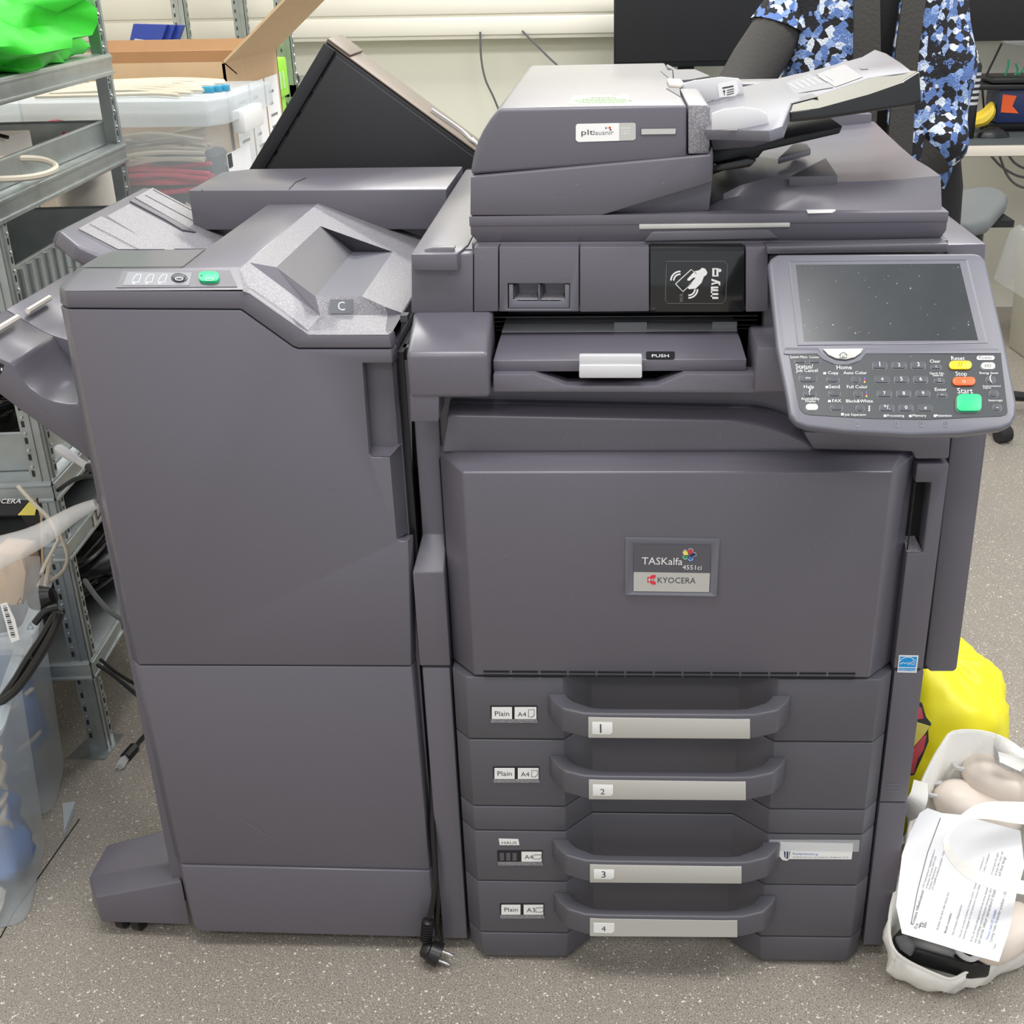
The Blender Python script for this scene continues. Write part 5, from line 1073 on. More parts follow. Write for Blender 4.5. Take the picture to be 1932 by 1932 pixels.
# second shelf unit near back wall
sp2 = thing('steel_shelf_unit', 'second galvanised shelf frame against the back wall behind the carton', 'shelf', (-.9, 2.6, 0))
x553 = at(553, 130, Y=3.1).x; x437 = at(437, 90, Y=3.25).x; x355 = at(357, 90, Y=3.1).x
for x, y in ((x553, 3.1), (x437+.02, 3.4), (x355, 3.1)): post(sp2, V((x, y, 0)), 1.9, V((-1, 0, 0)), V((0, 1, 0)), w_=.045)
mb = MB(); mb.box(x355-.3, x553, 3.1, 3.5, .93, .97, STEEL); mb.build('shelf', sp2)
a = at(520, 75, Y=3.15); mb = MB(); mb.tube([at(528, 70, Y=3.12), at(552, 98, Y=3.12)], .004, STEEL, 5); mb.build('brace', sp2)
tangle('black_cable', V((x553-.07, 3.2, .98)), (.08, .08, .05), .005, CBL, 'thin black cable knotted on the back shelf frame', 'black cables on the back shelf', 4, 21, .02)
# black tilted unit
Pt = lambda x, y: PY(.78).pt(x, y)
A0, B0, C0 = Pt(475, 313), Pt(613, 80), Pt(893, 287); ux = (C0-B0).normalized(); uz = (B0-A0).normalized(); ux = (ux-uz*ux.dot(uz)).normalized(); n_ = ux.cross(uz).normalized()
if n_.y > 0: n_ = -n_
LB, LR = (B0-A0).length+.12, (C0-B0).length+.12
tu_ = thing('tilted_equipment_case', 'large black metal case leaning at a tilt behind finisher and copier', 'case', B0-uz*LB)
back = (at(655, 74, Y=.90)-at(632, 92, Y=.78)); back = -n_*.11+V((0, .02, 0))
def tq(a, b, h0, h1, nm, m, a0=0., b0=0., bev=.002):
    mb = MB(); o = B0+ux*a0-uz*b0-n_*(-h0); mb.prism([o, o+ux*(a-a0), o+ux*(a-a0)-uz*(b-b0), o-uz*(b-b0)], n_*(h1-h0), m); return mb.build(nm, tu_, bev=bev)
tq(LR, LB, -.12, -.002, 'case_shell', CABM); tq(LR, LB, 0, .004, 'case_front_panel', CABM, a0=.026, b0=.006); tq(.022, LB, 0, .006, 'case_side_strip', CABM)
mb = MB(); o = B0+uz*.001; mb.prism([o-n_*.118, o-n_*.004, o-n_*.004+ux*LR, o-n_*.118+ux*LR], uz*.003, CABT); mb.prism([o-n_*.118+uz*.003, o-n_*.004+uz*.003, o-n_*.004+ux*.045+uz*.003, o-n_*.118+ux*.045+uz*.003], uz*.004, CABT); mb.build('case_top_panel', tu_, bev=.001)
for k in range(8):
    mb = MB(); o = B0+ux*.023-uz*(.05+.04*k); mb.prism([o, o+ux*.004, o+ux*.004-uz*.03, o-uz*.03], n_*.003, SEAM); mb.build('case_slot', tu_)
mb = MB()
pts = [B0+ux*(.30+.0*k)+uz*.01-n_*.05 for k in range(1)]; s_ = B0+ux*(LR-.22)-n_*.05+uz*.008
mb.tube(spline([s_, s_+ux*.06-n_*.01, s_+ux*.09+n_*.01, s_+ux*.12-n_*.01, s_+ux*.15+n_*.012, s_+ux*.11+n_*.018, s_+ux*.085-n_*.004], 6), .0028, WPL, 6); tag(mb.build('white_cable'), 'thin white cord tied in a bow on the tilted black case', 'cable')
zcb = (B0-uz*LB).z
tr = thing('trolley', 'low grey trolley carrying the tilted black case behind the finisher', 'trolley', (-.2, .85, 0)); q0 = B0-uz*LB
mb = MB(); mb.box(q0.x-.12, q0.x+.5, .80, 1.0, min((q0+ux*LR).z, q0.z)-.03, min((q0+ux*LR).z, q0.z)-.004, STEEL); mb.build('trolley_deck', tr)
for x_ in (q0.x-.10, q0.x+.45):
    mb = MB(); mb.box(x_, x_+.03, .86, .89, 0, min((q0+ux*LR).z, q0.z)-.03, STEEL); mb.build('leg', tr)
# wall cables
cable('wall_cable', [at(906, 60, Y=3.56), at(908, 110, Y=3.56), at(916, 150, Y=3.56), at(932, 185, Y=3.56), at(950, 230, Y=3.56)], .004, CGY, 'thin dark cable hanging down the back wall left of the feeder')
cable('wall_cable', [at(985, 58, Y=3.56), at(1010, 83, Y=3.56), at(1035, 108, Y=3.56), at(1060, 130, Y=3.56), at(1100, 160, Y=3.56)], .004, CGY, 'thin dark cable slanting across the back wall towards the monitor')

# ================================================================ BACKGROUND RIGHT
dk = thing('office_desk', 'cream-edged grey office desk against the back wall', 'desk', (1.3, 3.2, 0))
mb = MB(); mb.box(.15, 3.2, 3.10, 3.568, .735, .74, DESK); mb.box(.15, 3.2, 3.096, 3.568, .695, .735, DESKE); mb.build('desk_top', dk, bev=.002)
for x in (.25, 3.1): mb = MB(); mb.box(x, x+.05, 3.15, 3.5, 0, .695, STEEL); mb.build('leg', dk)
mo = thing('monitor', 'wide black monitor behind the document feeder', 'monitor', (.53, 3.3, .74))
ma, mb_ = at(1158, 128, Y=3.3), at(1432, 116, Y=3.3); mb = MB(); mb.box(ma.x, mb_.x+.03, 3.3, 3.33, ma.z, ma.z+.36, CABM); mb.build('monitor_case', mo, bev=.003)
mb = MB(); mb.box(ma.x+.008, mb_.x+.022, 3.296, 3.30, ma.z+.02, ma.z+.35, BK); mb.build('monitor_screen', mo)
mb = MB(); mb.box(.5, .56, 3.34, 3.36, .75, 1.2, BK); mb.box(.42, .64, 3.25, 3.45, .74, .75, BK); mb.build('monitor_stand', mo)
mb = MB(); p, q_ = at(1350, 132, Y=3.05), at(1440, 120, Y=3.05); mb.prism([(p.x-.15, 3.05, p.z-.03), (q_.x+.05, 3.05, p.z-.03), (q_.x+.05, 3.2, p.z-.03), (p.x-.15, 3.2, p.z-.03)], (0, 0, .02), CABM); o_ = tag(mb.build('laptop'), 'dark laptop lying under the monitor beyond the feeder', 'laptop'); o_.location.z = .9
mb = MB(); mb.box(p.x-.14, q_.x+.04, 3.11, 3.19, .741, .899, CABM); tag(mb.build('laptop_riser'), 'black stand lifting the laptop behind the feeder', 'stand')
# second monitor edge at top right
mb = MB(); p = at(1775, 79, Y=3.35); mo2 = thing('monitor', 'black monitor whose bottom edge shows at top right above the spray can', 'monitor', (p.x+.3, 3.36, p.z)); mb.box(p.x, p.x+.62, 3.35, 3.38, p.z, p.z+.35, BK); mb.build('monitor_case', mo2, bev=.003)
mb = MB(); mb.box(p.x+.02, p.x+.10, 3.347, 3.35, p.z+.006, p.z+.018, WPL); mb.build('asset_tag', mo2); mb = MB(); mb.box(p.x+.28, p.x+.34, 3.38, 3.66, p.z+.16, p.z+.22, BK); mb.build('wall_arm', mo2)
# spray can
ca = at(1826, 215, Y=3.25); cz = .74; ch = at(1826, 108, Y=3.25).z-cz; can = thing('spray_can', 'black and white striped spray can with white cap on the desk', 'can', (ca.x, 3.25, cz))
o = V((ca.x, 3.25, cz)); r_ = .030; mb = MB(); mb.lathe([(0, r_*.95), (.004, r_), (ch-.03, r_), (ch-.018, r_*.8)], o, (0, 0, 1), BK, 24)
for k in range(6): mb.lathe([(ch-.06-.02*k, r_+.0005), (ch-.05-.02*k, r_+.0005)], o, (0, 0, 1), WPL, 24, cap=False)
mb.build('can_body', can); mb = MB(); mb.lathe([(ch-.018, r_*.82), (ch-.006, r_*.6)], o, (0, 0, 1), CHR, 20); mb.build('can_shoulder', can); mb = MB(); mb.lathe([(ch-.006, .013), (ch+.006, .014), (ch+.012, .009), (ch+.022, .008)], o, (0, 0, 1), WHT, 16); mb.build('can_cap', can)
# bananas
for k, (pts, lb) in enumerate(((((1828, 232), (1842, 231), (1858, 225), (1870, 212), (1873, 198)), 'front banana curving on the desk behind the mouse'), (((1832, 222), (1848, 220), (1862, 212), (1869, 200), (1871, 192)), 'rear banana of the pair, stalk pointing up'))):
    P = [at(x, y, Y=3.38+.03*k) for x, y in pts]; P = [V((p.x, p.y, max(p.z, .765))) for p in P]
    mb = MB(); sp_ = spline(P, 5); n = len(sp_); mb.tube(sp_, [max(.004, .021*math.sin(math.pi*min(1, .12+.86*i/(n-1)))**.6) for i in range(n)], BANA, 7); tag(mb.build('banana'), lb, 'banana')
# mouse
p = at(1873, 252, Y=3.26); p = V((p.x, 3.26, .741)); mb = MB(); R_ = []
for k in range(7):
    t = k/6; w_ = .036*math.sin(math.pi*(.12+.78*t))**.6; h = .036*math.sin(math.pi*(.15+.72*t)); x = p.x-.055+.11*t
    R_.append([V((x, p.y+w_*math.cos(a), p.z+max(0, h*math.sin(a)))) for a in [math.pi*j/8 for j in range(9)]])
mb.loft(R_, BK); tag(mb.build('computer_mouse', smooth=70), 'black computer mouse on the desk in front of the bananas', 'mouse')
# laptops stacked and snack box
p = at(1850, 160, Y=3.40); z0_ = at(1850, 168, Y=3.4).z
for k, (dx_, lb) in enumerate(((0, 'lower thin black laptop resting on the snack box'), (.05, 'upper thin black laptop of the stack with green ties on top'))):
    mb = MB(); mb.box(p.x-.02+dx_, p.x+.34, 3.36, 3.58, z0_+.022*k, z0_+.018+.022*k, BK); tag(mb.build('laptop', bev=.003), lb, 'laptop')
sbx = at(1890, 222, Y=3.38); mb = MB(); mb.box(sbx.x-.02, sbx.x+.30, 3.38, 3.54, .775, z0_-.001, LNAV); sk = tag(mb.build('snack_box', bev=.002), 'orange and blue snack box under the stacked laptops', 'box')
mb = MB(); a, b, c_, d_ = [at(x, y, Y=3.378) for x, y in ((1892, 178), (1918, 181), (1910, 200), (1888, 212))]; e_ = at(1922, 214, Y=3.378); mb.prism([a, b, c_, e_, d_], (0, -.001, 0), ORG); mb.build('box_print', sk, smooth=0)
mb = MB(); mb.box(sbx.x-.03, sbx.x+.32, 3.42, 3.565, .741, .774, BK); tag(mb.build('docking_station', bev=.006), 'black docking station under the orange and blue snack box', 'dock')
for k, pts in enumerate((((1896, 146), (1902, 125), (1903, 112)), ((1915, 144), (1920, 132), (1917, 120)), ((1920, 142), (1930, 132), (1936, 118)))):
    mb = MB(); P = [at(x, y, Y=3.42) for x, y in pts]; P[0].z = z0_+.045; mb.tube(spline(P, 4), .004, LGRN, 6); tag(mb.build('green_tie'), ('leftmost green cable tie standing on the laptop stack', 'middle green cable tie standing on the laptop stack', 'rightmost green cable tie on the laptop stack')[k], 'cable tie')
lp = thing('desk_lamp', 'desk lamp with pale head on a thin black arm at the right edge', 'lamp', at(1860, 230, Y=3.5)); lp.location.z = .74
mb = MB(); mb.tube([at(1857, 212, Y=3.5), at(1853, 165, Y=3.5), at(1862, 140, Y=3.5), at(1890, 82, Y=3.5)], .004, BK, 6); mb.build('lamp_arm', lp); mb = MB(); mb.slab([(1888, 76), (1960, 76), (1960, 84), (1925, 88), (1900, 84)], PY(3.5), -.06, 0, WHT); mb.build('lamp_head', lp, bev=.004); mb = MB(); q_ = at(1857, 212, Y=3.5); mb.lathe([(0, .05), (.012, .045)], V((q_.x, 3.5, .741)), (0, 0, 1), BK, 20); mb.tube([V((q_.x, 3.5, .75)), q_], .004, BK, 6); mb.build('lamp_base', lp)
# cables under desk
for k, (pts, lb) in enumerate((([(1868, 292), (1890, 315), (1920, 332), (1950, 336)], 'grey cable sagging below the desk, left one'), ([(1885, 292), (1900, 330), (1920, 350), (1950, 358)], 'grey cable sagging lowest below the desk'), ([(1902, 292), (1915, 308), (1935, 318), (1960, 316)], 'grey cable sagging highest below the desk'))):
    cable('desk_cable', [at(x, y, Y=3.3) for x, y in pts], .0045, CGY, lb)
# task chair: grey seat
ch_ = thing('task_chair', 'grey upholstered stool seat behind the person, right of the copier', 'chair', (1.35, 2.3, 0))
sy = 2.3; zc = at(1860, 385, Y=sy).z
o1 = [(1838, 352), (1872, 350), (1894, 358), (1903, 366), (1900, 378), (1868, 412), (1836, 420), (1800, 418), (1770, 390), (1790, 360)]
mb = MB(); PZc = PZ(zc); mb.prism([PZc.pt(*p) for p in o1], (0, 0, -.045), SEATM); c_ = sum((p for p in mb.v), V((0, 0, 0)))/len(mb.v); ch_.location = (c_.x, c_.y, 0); mb.build('seat', ch_, bev=.018, seg=4)
mb = MB(); mb.lathe([(0, .03), (zc-.11, .025)], (c_.x, c_.y, .06), (0, 0, 1), BK, 16); mb.box(c_.x-.10, c_.x+.08, c_.y-.10, c_.y+.05, zc-.06, zc-.04, BK); mb.build('seat_post', ch_)
for k in range(5):
    a = 2*math.pi*k/5; mb = MB(); mb.tube([V((c_.x, c_.y, .075)), V((c_.x+.27*math.cos(a), c_.y+.27*math.sin(a), .05))], [.022, .014], BK, 8); mb.lathe([(-.02, .025), (.02, .025)], (c_.x+.27*math.cos(a), c_.y+.27*math.sin(a), .0255), (-math.sin(a), math.cos(a), 0), BK, 14); mb.build('base_leg', ch_)
# waste bin with liner
wb = thing('waste_bin', 'tall pale grey waste bin lined with a clear bag at right edge', 'bin', (1.95, 2.9, 0))
a, b = at(1901, 654, Z=0), at(1932, 677, Z=0); d1 = (b-a).normalized(); hB = at(1893, 432, Y=a.y).z; d2 = V((-d1.y, d1.x, 0)).normalized()
mb = MB(); L_ = .5; base = [a, a+d1*L_, a+d1*L_+d2*.35, a+d2*.35]; tp_ = [p+V((0, 0, hB))+((p-(base[0]+base[2])/2)*.08) for p in base]; mb.loft([base, tp_], BINM); mb.build('bin_body', wb, bev=.01)
mb = MB(); R2 = [tp_, [p+(p-(base[0]+base[2])/2)*.08-V((0, 0, .03)) for p in base] and [p+((p-(base[0]+base[2])/2)*.1)-V((0, 0, .06)) for p in tp_], [p+((p-(base[0]+base[2])/2)*.22)-V((0, 0, .30)) for p in tp_]]; mb.loft([[p+V((0, 0, .012)) for p in tp_], [V((p.x, p.y, p.z)) for p in R2[1]], R2[2]], FILM, cap=False); mb.build('bin_liner', wb)

# ================================================================ PERSON
pe = None
def skin_chain(name, pts, edges, rad, m, parent=None, sub=2):
    me = bpy.data.meshes.new(name); me.from_pydata([tuple(p) for p in pts], edges, []); o = bpy.data.objects.new(name, me); COL.objects.link(o)
    md = o.modifiers.new('skin', 'SKIN'); sk_ = me.skin_vertices[0].data
    for i, r_ in enumerate(rad): sk_[i].radius = r_ if isinstance(r_, tuple) else (r_, r_)
    sk_[0].use_root = True; md.use_smooth_shade = True
    s2_ = o.modifiers.new('sub', 'SUBSURF'); s2_.levels = sub; s2_.render_levels = sub
    dg = bpy.context.evaluated_depsgraph_get(); me2 = bpy.data.meshes.new_from_object(o.evaluated_get(dg)); bpy.data.objects.remove(o)
    o = bpy.data.objects.new(name, me2); COL.objects.link(o); me2.materials.clear(); me2.materials.append(m)
    me2.polygons.foreach_set('use_smooth', [True]*len(me2.polygons))
    if parent is not None: o.parent = parent; o.matrix_parent_inverse = Matrix.Translation(-wloc(parent))
    return o
hx, hy = .915, 1.93
per = thing('person', 'person in a blue, white and black patterned knit cardigan standing behind the copier', 'person', (hx, hy, 0))
B_ = [(hx, hy, .90), (hx, hy, 1.05), (hx, hy, 1.22), (hx, hy, 1.38), (hx, hy, 1.46), (hx, hy-.01, 1.55), (hx, hy-.02, 1.64),
      (hx+.11, hy, .86), (hx+.13, hy, .48), (hx+.13, hy+.02, .09), (hx+.14, hy-.13, .04), (hx-.11, hy, .86), (hx-.13, hy-.01, .48), (hx-.14, hy+.02, .09), (hx-.15, hy-.13, .04),
      (hx+.17, hy, 1.36), (hx+.178, hy-.05, 1.12), (hx+.165, hy-.11, .93), (hx+.10, hy-.13, .86), (hx-.19, hy, 1.36), (hx-.235, hy-.03, 1.19), (hx-.335, hy-.14, 1.075), (hx-.37, hy-.24, 1.015)]
ed = [(0, 1), (1, 2), (2, 3), (3, 4), (4, 5), (5, 6), (0, 7), (7, 8), (8, 9), (9, 10), (0, 11), (11, 12), (12, 13), (13, 14), (3, 15), (15, 16), (16, 17), (17, 18), (3, 19), (19, 20), (20, 21), (21, 22)]
rd = [(.15, .11), (.135, .10), (.145, .105), (.14, .09), .052, (.082, .09), (.07, .08), .095, .058, .04, .035, .095, .058, .04, .035, .058, .042, .034, .03, .056, .042, .034, .03]
skin_chain('body', B_, ed, rd, SKIN, per)
# black trousers and skirt tube
def ellring(cx, cy, z, rx, ry, n=28, wob=0., seed=0): return [V((cx+math.cos(a)*rx*(1+wob*math.sin(5*a+seed)), cy+math.sin(a)*ry*(1+wob*math.sin(5*a+seed)), z)) for a in [2*math.pi*k/n for k in range(n)]]
mb = MB(); mb.loft([ellring(hx+.055, hy, z, rx, ry) for z, rx, ry in ((.42, .205, .15), (.60, .225, .16), (.80, .215, .16), (.97, .18, .14), (1.05, .16, .125))], TROU, cap=False); mb.build('black_skirt', per, smooth=80)
for s_ in (1, -1):
    mb = MB(); mb.loft([ellring(hx+.13*s_, hy+.01, z, r_, r_, 16) for z, r_ in ((.09, .05), (.3, .06), (.5, .075))], TROU, cap=False); mb.build('legging', per, smooth=80)
    mb = MB(); mb.loft([[V((hx+.14*s_+math.cos(a)*.045*k2, hy-.06+math.sin(a)*.13*k2, z)) for a in [2*math.pi*k/16 for k in range(16)]] for z, k2 in ((.002, 1), (.03, 1), (.07, .75), (.10, .45))], BK); mb.build('shoe', per, smooth=60)
# black top under cardigan
mb = MB(); mb.loft([ellring(hx, hy, z, rx, ry) for z, rx, ry in ((1.0, .165, .128), (1.2, .17, .13), (1.36, .165, .105), (1.44, .085, .075))], TROU, cap=False); mb.build('black_top', per, smooth=80)
# cardigan torso: open at the front (towards the camera)
def cring(z, rx, ry, gap, n=44, wob=.03, seed=0., cx=hx, cy=hy):
    c_ = -math.pi/2+.02; out_ = []
    for k in range(n):
        a = c_+gap/2+(2*math.pi-gap)*k/(n-1); w_ = 1+wob*math.sin(6*a+seed)+.5*wob*math.sin(11*a-seed); out_.append(V((cx+math.cos(a)*rx*w_, cy+math.sin(a)*ry*w_, z)))
    return out_
prof_ = [(.80, .235, .20, .10), (.86, .235, .20, .11), (.95, .23, .195, .14), (1.05, .225, .185, .15), (1.15, .22, .18, .17), (1.26, .215, .17, .26), (1.36, .21, .14, .5), (1.43, .12, .10, .9)]
mb = MB(); RR = [cring(z, rx, ry, g_, seed=z*5) for z, rx, ry, g_ in prof_]; n = 44
mb.add([p for r_ in RR for p in r_], [(k*n+i, k*n+i+1, (k+1)*n+i+1, (k+1)*n+i) for k in range(len(RR)-1) for i in range(n-1)], KNIT)
cd = mb.build('cardigan', per, smooth=80, recalc=False); so_ = cd.modifiers.new('th', 'SOLIDIFY'); so_.thickness = .012
for side in (0, 1):
    mb = MB(); edge = [RR[k][0 if side else n-1] for k in range(len(RR))]; inn = [RR[k][2 if side else n-3]+V((0, -.004, 0)) for k in range(len(RR))]
    mb.loft([[a+V((0, -.012, 0)), b+V((0, -.010, 0)), b+V((0, .004, 0)), a+V((0, .006, 0))] for a, b in zip(edge, inn)], RIB); mb.build('knit_border', cd, smooth=60)
for s_, P, cuff in ((1, [(hx+.14, hy, 1.38), (hx+.165, hy-.02, 1.27), (hx+.178, hy-.05, 1.12), (hx+.182, hy-.08, 1.0), (hx+.165, hy-.11, .92), (hx+.14, hy-.12, .89)], 0), (-1, [(hx-.15, hy, 1.38), (hx-.20, hy-.01, 1.28), (hx-.235, hy-.03, 1.19)], 1)):
    mb = MB(); sp_ = spline([V(p) for p in P], 4); n_s = len(sp_); mb.tube(sp_, [(.068 if s_ > 0 else .072)+.010*math.sin(i*.9) for i in range(n_s)], KNIT, 18, cap=False); sl = mb.build('sleeve', cd, smooth=80)
    mb = MB(); e_ = sp_[-1]; d_ = (sp_[-1]-sp_[-2]).normalized(); mb.tube([e_-d_*.01, e_+d_*.02, e_+d_*.05] if not cuff else spline([e_-d_*.01, V((hx-.30, hy-.09, 1.11)), V((hx-.35, hy-.16, 1.06)), V((hx-.37, hy-.22, 1.03))], 1), [.068, .05, .042] if not cuff else [.066, .066, .055, .045], RIB, 16, cap=False); mb.build('cuff', cd, smooth=80)
# hands
for s_, w_, dr_ in ((1, V((hx+.11, hy-.14, .865)), V((-.8, .1, -.6))), (-1, V((hx-.375, hy-.25, 1.01)), V((-.1, -1, -.35)))):
    dr_ = dr_.normalized(); sd_ = dr_.cross(V((0, 0, 1)) if s_ < 0 else V((0, -1, 0))).normalized(); nn_ = sd_.cross(dr_)
    pts = [w_, w_+dr_*.05]; eds = [(0, 1)]; rad = [.026, .03]
    for f, (off, ln) in enumerate(((-.028, .062), (-.01, .072), (.009, .068), (.026, .054))):
        i0 = len(pts); b0 = w_+dr_*.075+sd_*off; pts += [b0, b0+dr_*ln*.5+nn_*.006, b0+dr_*ln*.95+nn_*.02]; eds += [(1, i0), (i0, i0+1), (i0+1, i0+2)]; rad += [.0105, .0085, .007]
    i0 = len(pts); pts += [w_+dr_*.03-sd_*.035+nn_*.008, w_+dr_*.06-sd_*.055+nn_*.016]; eds += [(0, i0), (i0, i0+1)]; rad += [.012, .009]
    skin_chain('hand', pts, eds, rad, SKIN, per, 1)
# head features
hz = 1.60; hc = V((hx, hy-.015, hz))
mb = MB(); vs = []; 
def headp(d):
    x, y, z = d; f_ = V((x*.075, y*.095, z*.115)); 
    if z < 0: f_.x *= 1-.28*(-z); f_.y *= 1-.12*(-z)
    return hc+f_
nu, nv_ = 28, 18
vs = [headp((math.sin(math.pi*j/nv_)*math.cos(2*math.pi*i/nu), math.sin(math.pi*j/nv_)*math.sin(2*math.pi*i/nu), math.cos(math.pi*j/nv_))) for j in range(nv_+1) for i in range(nu)]
mb.add(vs, [(j*nu+i, (j+1)*nu+i, (j+1)*nu+(i+1) % nu, j*nu+(i+1) % nu) for j in range(nv_) for i in range(nu)], SKIN)
mb.lathe([(-.02, .016), (.0, .013), (.03, .006), (.035, .0)], hc+V((0, -.098, -.018)), (0, .25, 1), SKIN, 12)
for s_ in (-1, 1):
    mb.lathe([(-.006, .0), (-.004, .006), (.0, .008), (.004, .006), (.006, 0)], hc+V((s_*.03, -.084, .008)), (0, 1, 0), WHT, 12); mb.lathe([(-.002, 0), (0, .004), (.001, 0)], hc+V((s_*.03, -.091, .008)), (0, 1, 0), BK, 10)
    mb.lathe([(-.006, .012), (0, .018), (.006, .012)], hc+V((s_*.075, .0, -.005)), (1, 0, 0), SKIN, 12)
mb.tube([hc+V((-.022, -.082, -.055)), hc+V((0, -.090, -.057)), hc+V((.022, -.082, -.055))], [.002, .005, .002], PINKP, 8)
mb.build('face', per, smooth=80)
mb = MB(); vs = []
for j in range(nv_+1):
    for i in range(nu):
        a = 2*math.pi*i/nu; t = math.pi*j/nv_; d = (math.sin(t)*math.cos(a), math.sin(t)*math.sin(a), math.cos(t)); p = headp(d); o = p-hc; k = 1.10
        if d[1] < -.1 and d[2] < .45: k = .93
        q_ = hc+o*k
        if d[1] > -.1 and d[2] < 0: q_.z = hc.z+d[2]*.20; q_.x = hc.x+d[0]*.095; q_.y = hc.y+max(o.y*1.15, 0)
        vs.append(q_)
mb.add(vs, [(j*nu+i, (j+1)*nu+i, (j+1)*nu+(i+1) % nu, j*nu+(i+1) % nu) for j in range(nv_) for i in range(nu)], HAIR); mb.build('hair', per, smooth=80)

# ================================================================ BAGS AT RIGHT
yb_ = blob('yellow_bag', (.80, .37, .135), (.125, .13, .17), YBAG, 6., .12, 7., nu=64, nv=36, flat=.22, sq=.85, fold=.025)
tag(yb_, 'bright yellow plastic bag with a pink print slumped behind the white bag', 'bag')
KY = lambda x, y: (1590+x/2.684, 1150+y/2.684)
mb = MB(); YP = PY(.215); 
on(YP, [(360, 450), (400, 470), (420, 540), (446, 572), (430, 600), (432, 660), (400, 740), (360, 830), (330, 835), (320, 500)], KY, 0, .004, INK); on(YP, [(360, 470), (395, 490), (405, 540), (380, 545), (360, 540)], KY, .004, .006, PINKP); on(YP, [(366, 560), (436, 582), (410, 620), (350, 690)], KY, .004, .006, LYEL); on(YP, [(420, 625), (405, 700), (375, 745), (355, 820), (335, 815), (350, 700), (395, 640)], KY, .004, .006, PINKP)
mb.build('bag_print', yb_, smooth=0)
# white tote
wt = thing('white_tote_bag', 'open white fabric tote bag with long handles beside the copier', 'bag', (.82, .02, 0))
def WP(x, y, z): return at(*KY(x, y), Z=z)
rim = [(235, 1640, .09), (245, 1500, .11), (300, 1300, .15), (340, 1080, .19), (370, 950, .22), (440, 790, .25), (505, 680, .27), (560, 620, .28), (700, 618, .285), (830, 660, .28), (960, 760, .27), (1100, 900, .25), (1180, 1100, .20), (1150, 1350, .15), (1000, 1560, .11), (870, 1650, .09), (760, 1790, .06), (640, 1830, .05), (555, 1870, .045), (480, 1850, .05), (330, 1780, .06), (260, 1720, .075)]
R0 = [WP(*p) for p in rim]; cxy = sum(R0, V((0, 0, 0)))/len(R0)
R0 = [V((p.x, p.y, p.z)) for p in spline(R0, 3, True)]; n = len(R0)
def ringo(k, z, wob, sd): return [V((cxy.x+(p.x-cxy.x)*k*(1+wob*noise.noise(V((i*.35, sd, 0)))), cxy.y+(p.y-cxy.y)*k*(1+wob*noise.noise(V((i*.35, sd, 1)))), z if z < .01 else p.z*z)) for i, p in enumerate(R0)]
mb = MB(); mb.loft([R0, ringo(1.0, .72, .12, 1), ringo(.97, .4, .14, 2), ringo(.9, .12, .10, 3), ringo(.85, .003, .05, 4)], TOTE, cap=False); k_ = len(R0); mb.add(ringo(.85, .003, .05, 4), [tuple(range(k_))], TOTE)
tb_ = mb.build('bag_body', wt, smooth=80, recalc=False); so_ = tb_.modifiers.new('th', 'SOLIDIFY'); so_.thickness = .003
mb = MB(); mb.tube(R0, .0022, TOTE, 6, closed=True); mb.build('bag_hem', wt)
# folded-over corner at the far side
mb = MB(); f_ = [WP(775, 630, .292), WP(1000, 760, .28), WP(1100, 900, .27), WP(920, 840, .25), WP(830, 815, .26), WP(770, 775, .27), WP(762, 700, .285)]; mb.add(f_, [tuple(range(7))], TOTE); fo = mb.build('folded_corner', wt, recalc=False); so_ = fo.modifiers.new('th', 'SOLIDIFY'); so_.thickness = .003
def strap(pts, w_, nm='bag_handle'):
    mb = MB(); P = spline([WP(*p) for p in pts], 8); W_ = spline([V((q, 0, 0)) for q in w_], 8); L1 = []
    for i, p in enumerate(P):
        t = (P[min(i+1, len(P)-1)]-P[max(i-1, 0)]).normalized(); vd = (V((-.1, -.7, .7))).normalized(); s_ = t.cross(vd).normalized()
        ww = W_[min(len(W_)-1, int(i*(len(W_)-1)/(len(P)-1)))].x; L1.append([p-s_*ww, p+s_*ww, p+s_*ww-vd*.002, p-s_*ww-vd*.002])
    mb.loft(L1, TOTE); return mb.build(nm, wt, smooth=60)
strap([(1200, 1050, .27), (900, 1030, .285), (720, 1020, .295), (600, 1060, .30), (530, 1140, .295), (525, 1200, .285), (560, 1260, .27), (640, 1330, .25), (760, 1380, .235), (900, 1405, .22), (1100, 1440, .21)], (.017, .015, .011, .004, .003, .004, .006, .008, .009, .009, .009))
strap([(395, 870, .24), (385, 950, .235), (355, 1000, .22), (312, 1030, .20)], (.010, .013, .015, .014)); strap([(345, 1060, .19), (350, 1120, .17), (320, 1160, .155), (290, 1180, .15)], (.005, .006, .005, .004))
# paper sheets on top
def sheet(px, z, nm, label, cat, h=.0008, m=PAPER):
    mb = MB(); mb.slab([KY(*p) for p in px], z, -h, 0, m); return tag(mb.build(nm, smooth=0), label, cat)
c00, c10, c01 = WP(300, 1240, .18), WP(300, 1640, .13), WP(430, 1005, .245)
c11 = WP(790, 1785, .125)
PT_ = Plane(c10, c11-c10, (c11-c10).cross(c01-c10))
if PT_.n.z < 0: PT_ = Plane(c10, c11-c10, -PT_.n)
sh = sheet(((300, 1240), (340, 1130), (390, 1030), (430, 1005), (500, 1030), (600, 1040), (900, 1120), (920, 1300), (880, 1440), (845, 1620), (790, 1785), (640, 1745), (500, 1700), (300, 1640), (270, 1500)), PT_, 'printed_letter', 'white printed letter lying on top of the open white bag', 'paper')
mb = MB(); stroke([(345, 1595), (380, 1420), (430, 1230), (495, 1055)], 3, K=KY, pl=PT_, h=.0006, m=INK, mb=mb)
rnd = random.Random(3)
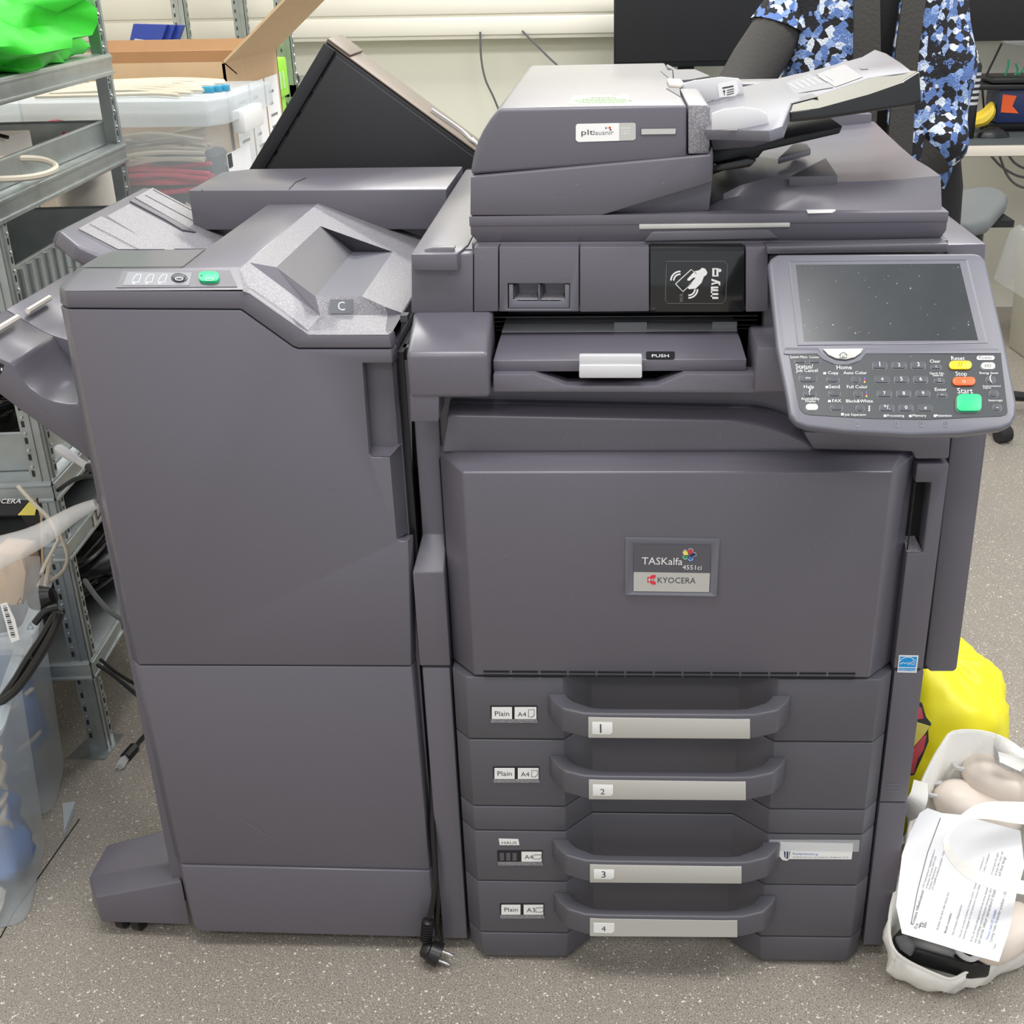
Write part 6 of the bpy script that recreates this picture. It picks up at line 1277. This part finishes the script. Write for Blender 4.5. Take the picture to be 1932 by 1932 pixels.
def tline(x, y, ln, t, m=KEYB, sz=1): mb.text(t, PT_, KY(x, y), KY(x+ln*.29, y-ln*.957), m, h=.0006)
tline(360, 1598, 185, 'Kristjana Vilhelmsdottir', INK)
for i, t in enumerate(('Fra:', 'Sent:', 'Til:', 'Efni:')): tline(375+15*i, 1618-2*i, 30, t, INK)
for i, (t, l) in enumerate((('UTR Taeknimidstod <hjalp@reykjavik.is>', 205), ('thridjudagur 30. januar 2024 10:38', 170), ('Kristjana Vilhelmsdottir', 120), ('UT-220684 Inuitkassi punktur - Oskam', 220))): tline(410+16*i, 1412+3*i, l, t)
tline(482, 1625, 200, 'Skrifadu svar fyrir ofan thessa linu'); tline(523, 1640, 105, 'Beidni mottekin', INK); tline(560, 1650, 160, 'Hae Kristjana Vilhelmsdottir')
for i, (l, bl) in enumerate(((430, 0), (450, 0), (0, 0), (470, 0), (480, 0), (460, 0), (0, 0), (160, 1), (330, 0))):
    if l: tline(594+20*i, 1665+6*i-(30 if i > 6 else 0), l, ('Takk fyrir ad senda inn beidnina. Fraleidar punktar - Oskamunir, Audkenni beidninnar er', 'einhverja fylgigogn var med stodunum i honum, hafdu samband vid okkur ef eitthvad', '', 'Ef thu vilt baeta athugasemd vid eda koma skjolum upplysingum thad geta thu gert', 'eda einfaldlega svarad thessum tolvuposti. Ef thu ert enn ad bida eftir svari vid', 'ad senda okkur samanburd thatt thu ert ad lesa lengi', '', 'Tilvisun mals UT-220684', 'Lysing mals: Fraleidar punktar - Oskamunir')[i], LBLU if bl else KEYB)
tline(770, 1722, 30, 'Takk!'); mb.build('letter_text', sh, smooth=0)
# cream devices in the bag
def pod(name, c, ax, r, label):
    ax = V(ax).normalized(); sd_ = ax.cross(V((0, 0, 1))).normalized(); up_ = sd_.cross(ax); mb = MB(); R_ = []
    for k in range(13):
        t = -1+2*k/12; f_ = max(.05, (1-abs(t)**3.2))**.5; R_.append([V(c)+ax*(t*r[0])+sd_*(math.copysign(abs(math.cos(a))**.8, math.cos(a))*r[1]*f_)+up_*(math.copysign(abs(math.sin(a))**.8, math.sin(a))*r[2]*f_) for a in [2*math.pi*j/20 for j in range(20)]])
    mb.loft(R_, CREAM); o = tag(mb.build(name, smooth=70), label, 'device'); return o, V(c), ax, sd_, up_
for A_p, B_p, r, lb in (((605, 800, .225), (1060, 930, .20), (.05, .032), 'rear cream rounded handset case inside the white bag'), ((462, 935, .20), (900, 1085, .17), (.042, .03), 'front cream rounded handset case half under the printed letter'), ((660, 1745, .075), (960, 1530, .09), (.036, .026), 'cream handset case beneath the lower corner of the printed letter')):
    pa, pb_ = WP(*A_p), WP(*B_p); o, c_, ax_, sd_, up_ = pod('handset_case', (pa+pb_)/2, pb_-pa, ((pb_-pa).length/2, *r), lb); r = ((pb_-pa).length/2, *r)
    mb = MB(); e_ = c_-ax_*(r[0]*.86); mb.tube(spline([e_+up_*.01-sd_*.02, e_-ax_*.02-sd_*.018, e_-ax_*.018+sd_*.004, e_+up_*.006+sd_*.01], 5), .004, WPL, 6); mb.build('wrist_loop', o)
mb = MB(); mb.add([WP(700, 900, .31), WP(790, 985, .30), WP(620, 930, .30), WP(630, 890, .31)], [(0, 1, 2, 3)], CGY)
mb = MB(); mb.slab([KY(*p) for p in ((250, 1650), (330, 1560), (700, 1700), (760, 1790), (650, 1800), (280, 1700))], PZ(.065), -.03, 0, CBL); tag(mb.build('black_pouch', bev=.006), 'black pouch showing at the bottom edge inside the white bag', 'pouch')
mb = MB(); mb.slab([KY(*p) for p in ((262, 1650), (320, 1640), (375, 1690), (350, 1740), (290, 1700))], PZ(.078), -.010, 0, CGY); tag(mb.build('grey_clip', bev=.004), 'grey plastic clip beside the black pouch in the white bag', 'clip')
#@@REST
